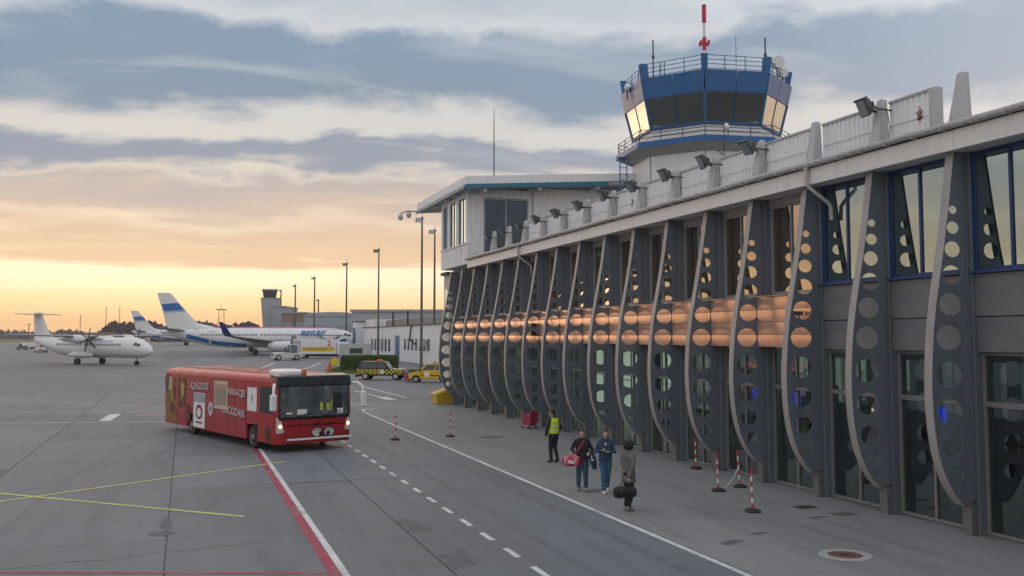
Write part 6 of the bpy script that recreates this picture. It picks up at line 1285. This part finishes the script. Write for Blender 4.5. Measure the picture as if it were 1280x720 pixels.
# traveller reading a phone
J = dict(kneeR=(-.07,-.0,.5), ankR=(-.06,-.20,.14), toeR=(-.06,-.09,.045), kneeL=(.07,.10,.5), ankL=(.05,.10,.085), toeL=(.05,.24,.04), elbR=(-.25,.02,1.15), wriR=(-.08,.24,1.14), elbL=(.25,.0,1.16), wriL=(.10,.24,1.19), hdR=(.5,.6,.5), hdL=(-.5,.6,.4), head=(0,.06,1.60), curl=1.2)
t_, Mh = person('person in a blue hooded top and jeans looking down at a phone', (11.3,25.04,0), R(160), 1.76, J, head_tilt=.5)
trousers(t_, J, M_jean2, .95); shoes(t_, J, M_shoe); top(t_, J, mat('cloth_blue', (0.022,0.06,0.11), .85, var=.2, vscale=10, bump=.3, bscale=120), [(.86,.185,.13,0,0)]+ST, name='hooded_top')
hb_ = MB(); hb_.ell((0,-.06,.02),(.078,.088,.10),16,10); hb_.ell((0,-.045,.07),(.076,.088,.06),16,10); hb_.ell((0,-.10,.11),(.04,.04,.04),10,8); hb_.v = [tuple(Mh @ Vector(p_)) for p_ in hb_.v]; solid(hb_, 'hair', mat('brown_hair', (0.035,0.02,0.014), .6), t_, .01, 1)
hd_ = MB(); hd_.loft([[((.095+r2*math.cos(2*math.pi*j/8))*math.cos(2*math.pi*k/18), (.085+r2*math.cos(2*math.pi*j/8))*math.sin(2*math.pi*k/18)-.03, 1.48+.4*(.085*math.sin(2*math.pi*k/18))*-1*.5+r2*math.sin(2*math.pi*j/8)) for j in range(8)] for k in range(18) for r2 in (.035,)], cap=False, closed=True); hd_.build('hood', MATS['cloth_blue'], t_, smooth=60)
MB().ell((0,.11,1.36),(.04,.02,.05),12,8).build('scarf_print', mat('scarf_pink', (0.5,0.3,0.32), .7, var=.3, vscale=20), t_, smooth=60)
bpy.context.view_layer.update(); ph = thing('phone', 'small pale phone in the hands of the person in blue', 'phone', W_(t_, (0,.315,1.20)), R(160)); pm = MB().box((-.037,-.005,-.07),(.037,.005,.08)).build('case', M_adk, ph, bevel=.004); pm.rotation_euler = (-.7,0,0)
sc_ = MB().box((-.033,-.0065,-.065),(.033,-.0052,.075)).build('screen', mat('phone_screen', (0.3,0.3,0.32), .2), ph); sc_.rotation_euler = (-.7,0,0)
# curly haired traveller in the grey coat
J = dict(kneeR=(-.06,.03,.5), ankR=(-.06,-.03,.085), toeR=(-.07,.11,.035), kneeL=(.06,.02,.5), ankL=(.06,-.06,.085), toeL=(.07,.08,.035), elbR=(-.25,.05,1.15), wriR=(-.14,.22,1.20), elbL=(.25,-.12,1.14), wriL=(.22,-.24,.88), hdL=(0,-.15,-1), hdR=(.5,.6,.1), head=(0,.04,1.60), curl=1.4)
t_, Mh = person('person with curly dark hair in a long grey coat carrying a black bag', (10.77,22.45,0), R(-68), 1.74, J, head_tilt=.12, head_turn=-.15)
trousers(t_, J, M_blk, 1.0); shoes(t_, J, M_shg)
top(t_, J, M_coat, [(.70,.205,.165,0,0),(.80,.20,.155,0,0)]+ST, (.075,.062,.054), name='coat'); haircap(t_, Mh, M_hair, .095, .105, .115, -.05, 5, 150)
bpy.context.view_layer.update(); p = W_(t_, (.20,-.36,.36)); bag('travel_bag', 'black holdall carried low by the person in the grey coat', 'bag', p, R(-68+65), .29, .15, .30, M_blk, M_shb)

dup(VESTMAN, (18.9,26.35,0.02), R(120), 'person in a lime yellow vest standing inside the hall behind the glass')
# ------------------------------------------------------------------ air
hz = MB().box((-1500,-30,-1.2),(1500,1400,30)).build('haze', None); hz.data.materials.clear(); hm_ = bpy.data.materials.new('haze'); hm_.use_nodes = True; t = hm_.node_tree; t.nodes.clear()
ho = nd(t, 'ShaderNodeOutputMaterial'); pv = nd(t, 'ShaderNodeVolumePrincipled'); pv.inputs['Color'].default_value = (0.92,0.88,0.90,1); pv.inputs['Density'].default_value = 0.00024; pv.inputs['Anisotropy'].default_value = 0.3
link(t, pv.outputs[0], ho.inputs['Volume']); hz.data.materials.append(hm_); stuff(hz); hz['label'] = 'thin evening haze lying over the whole airfield'; hz['category'] = 'haze'
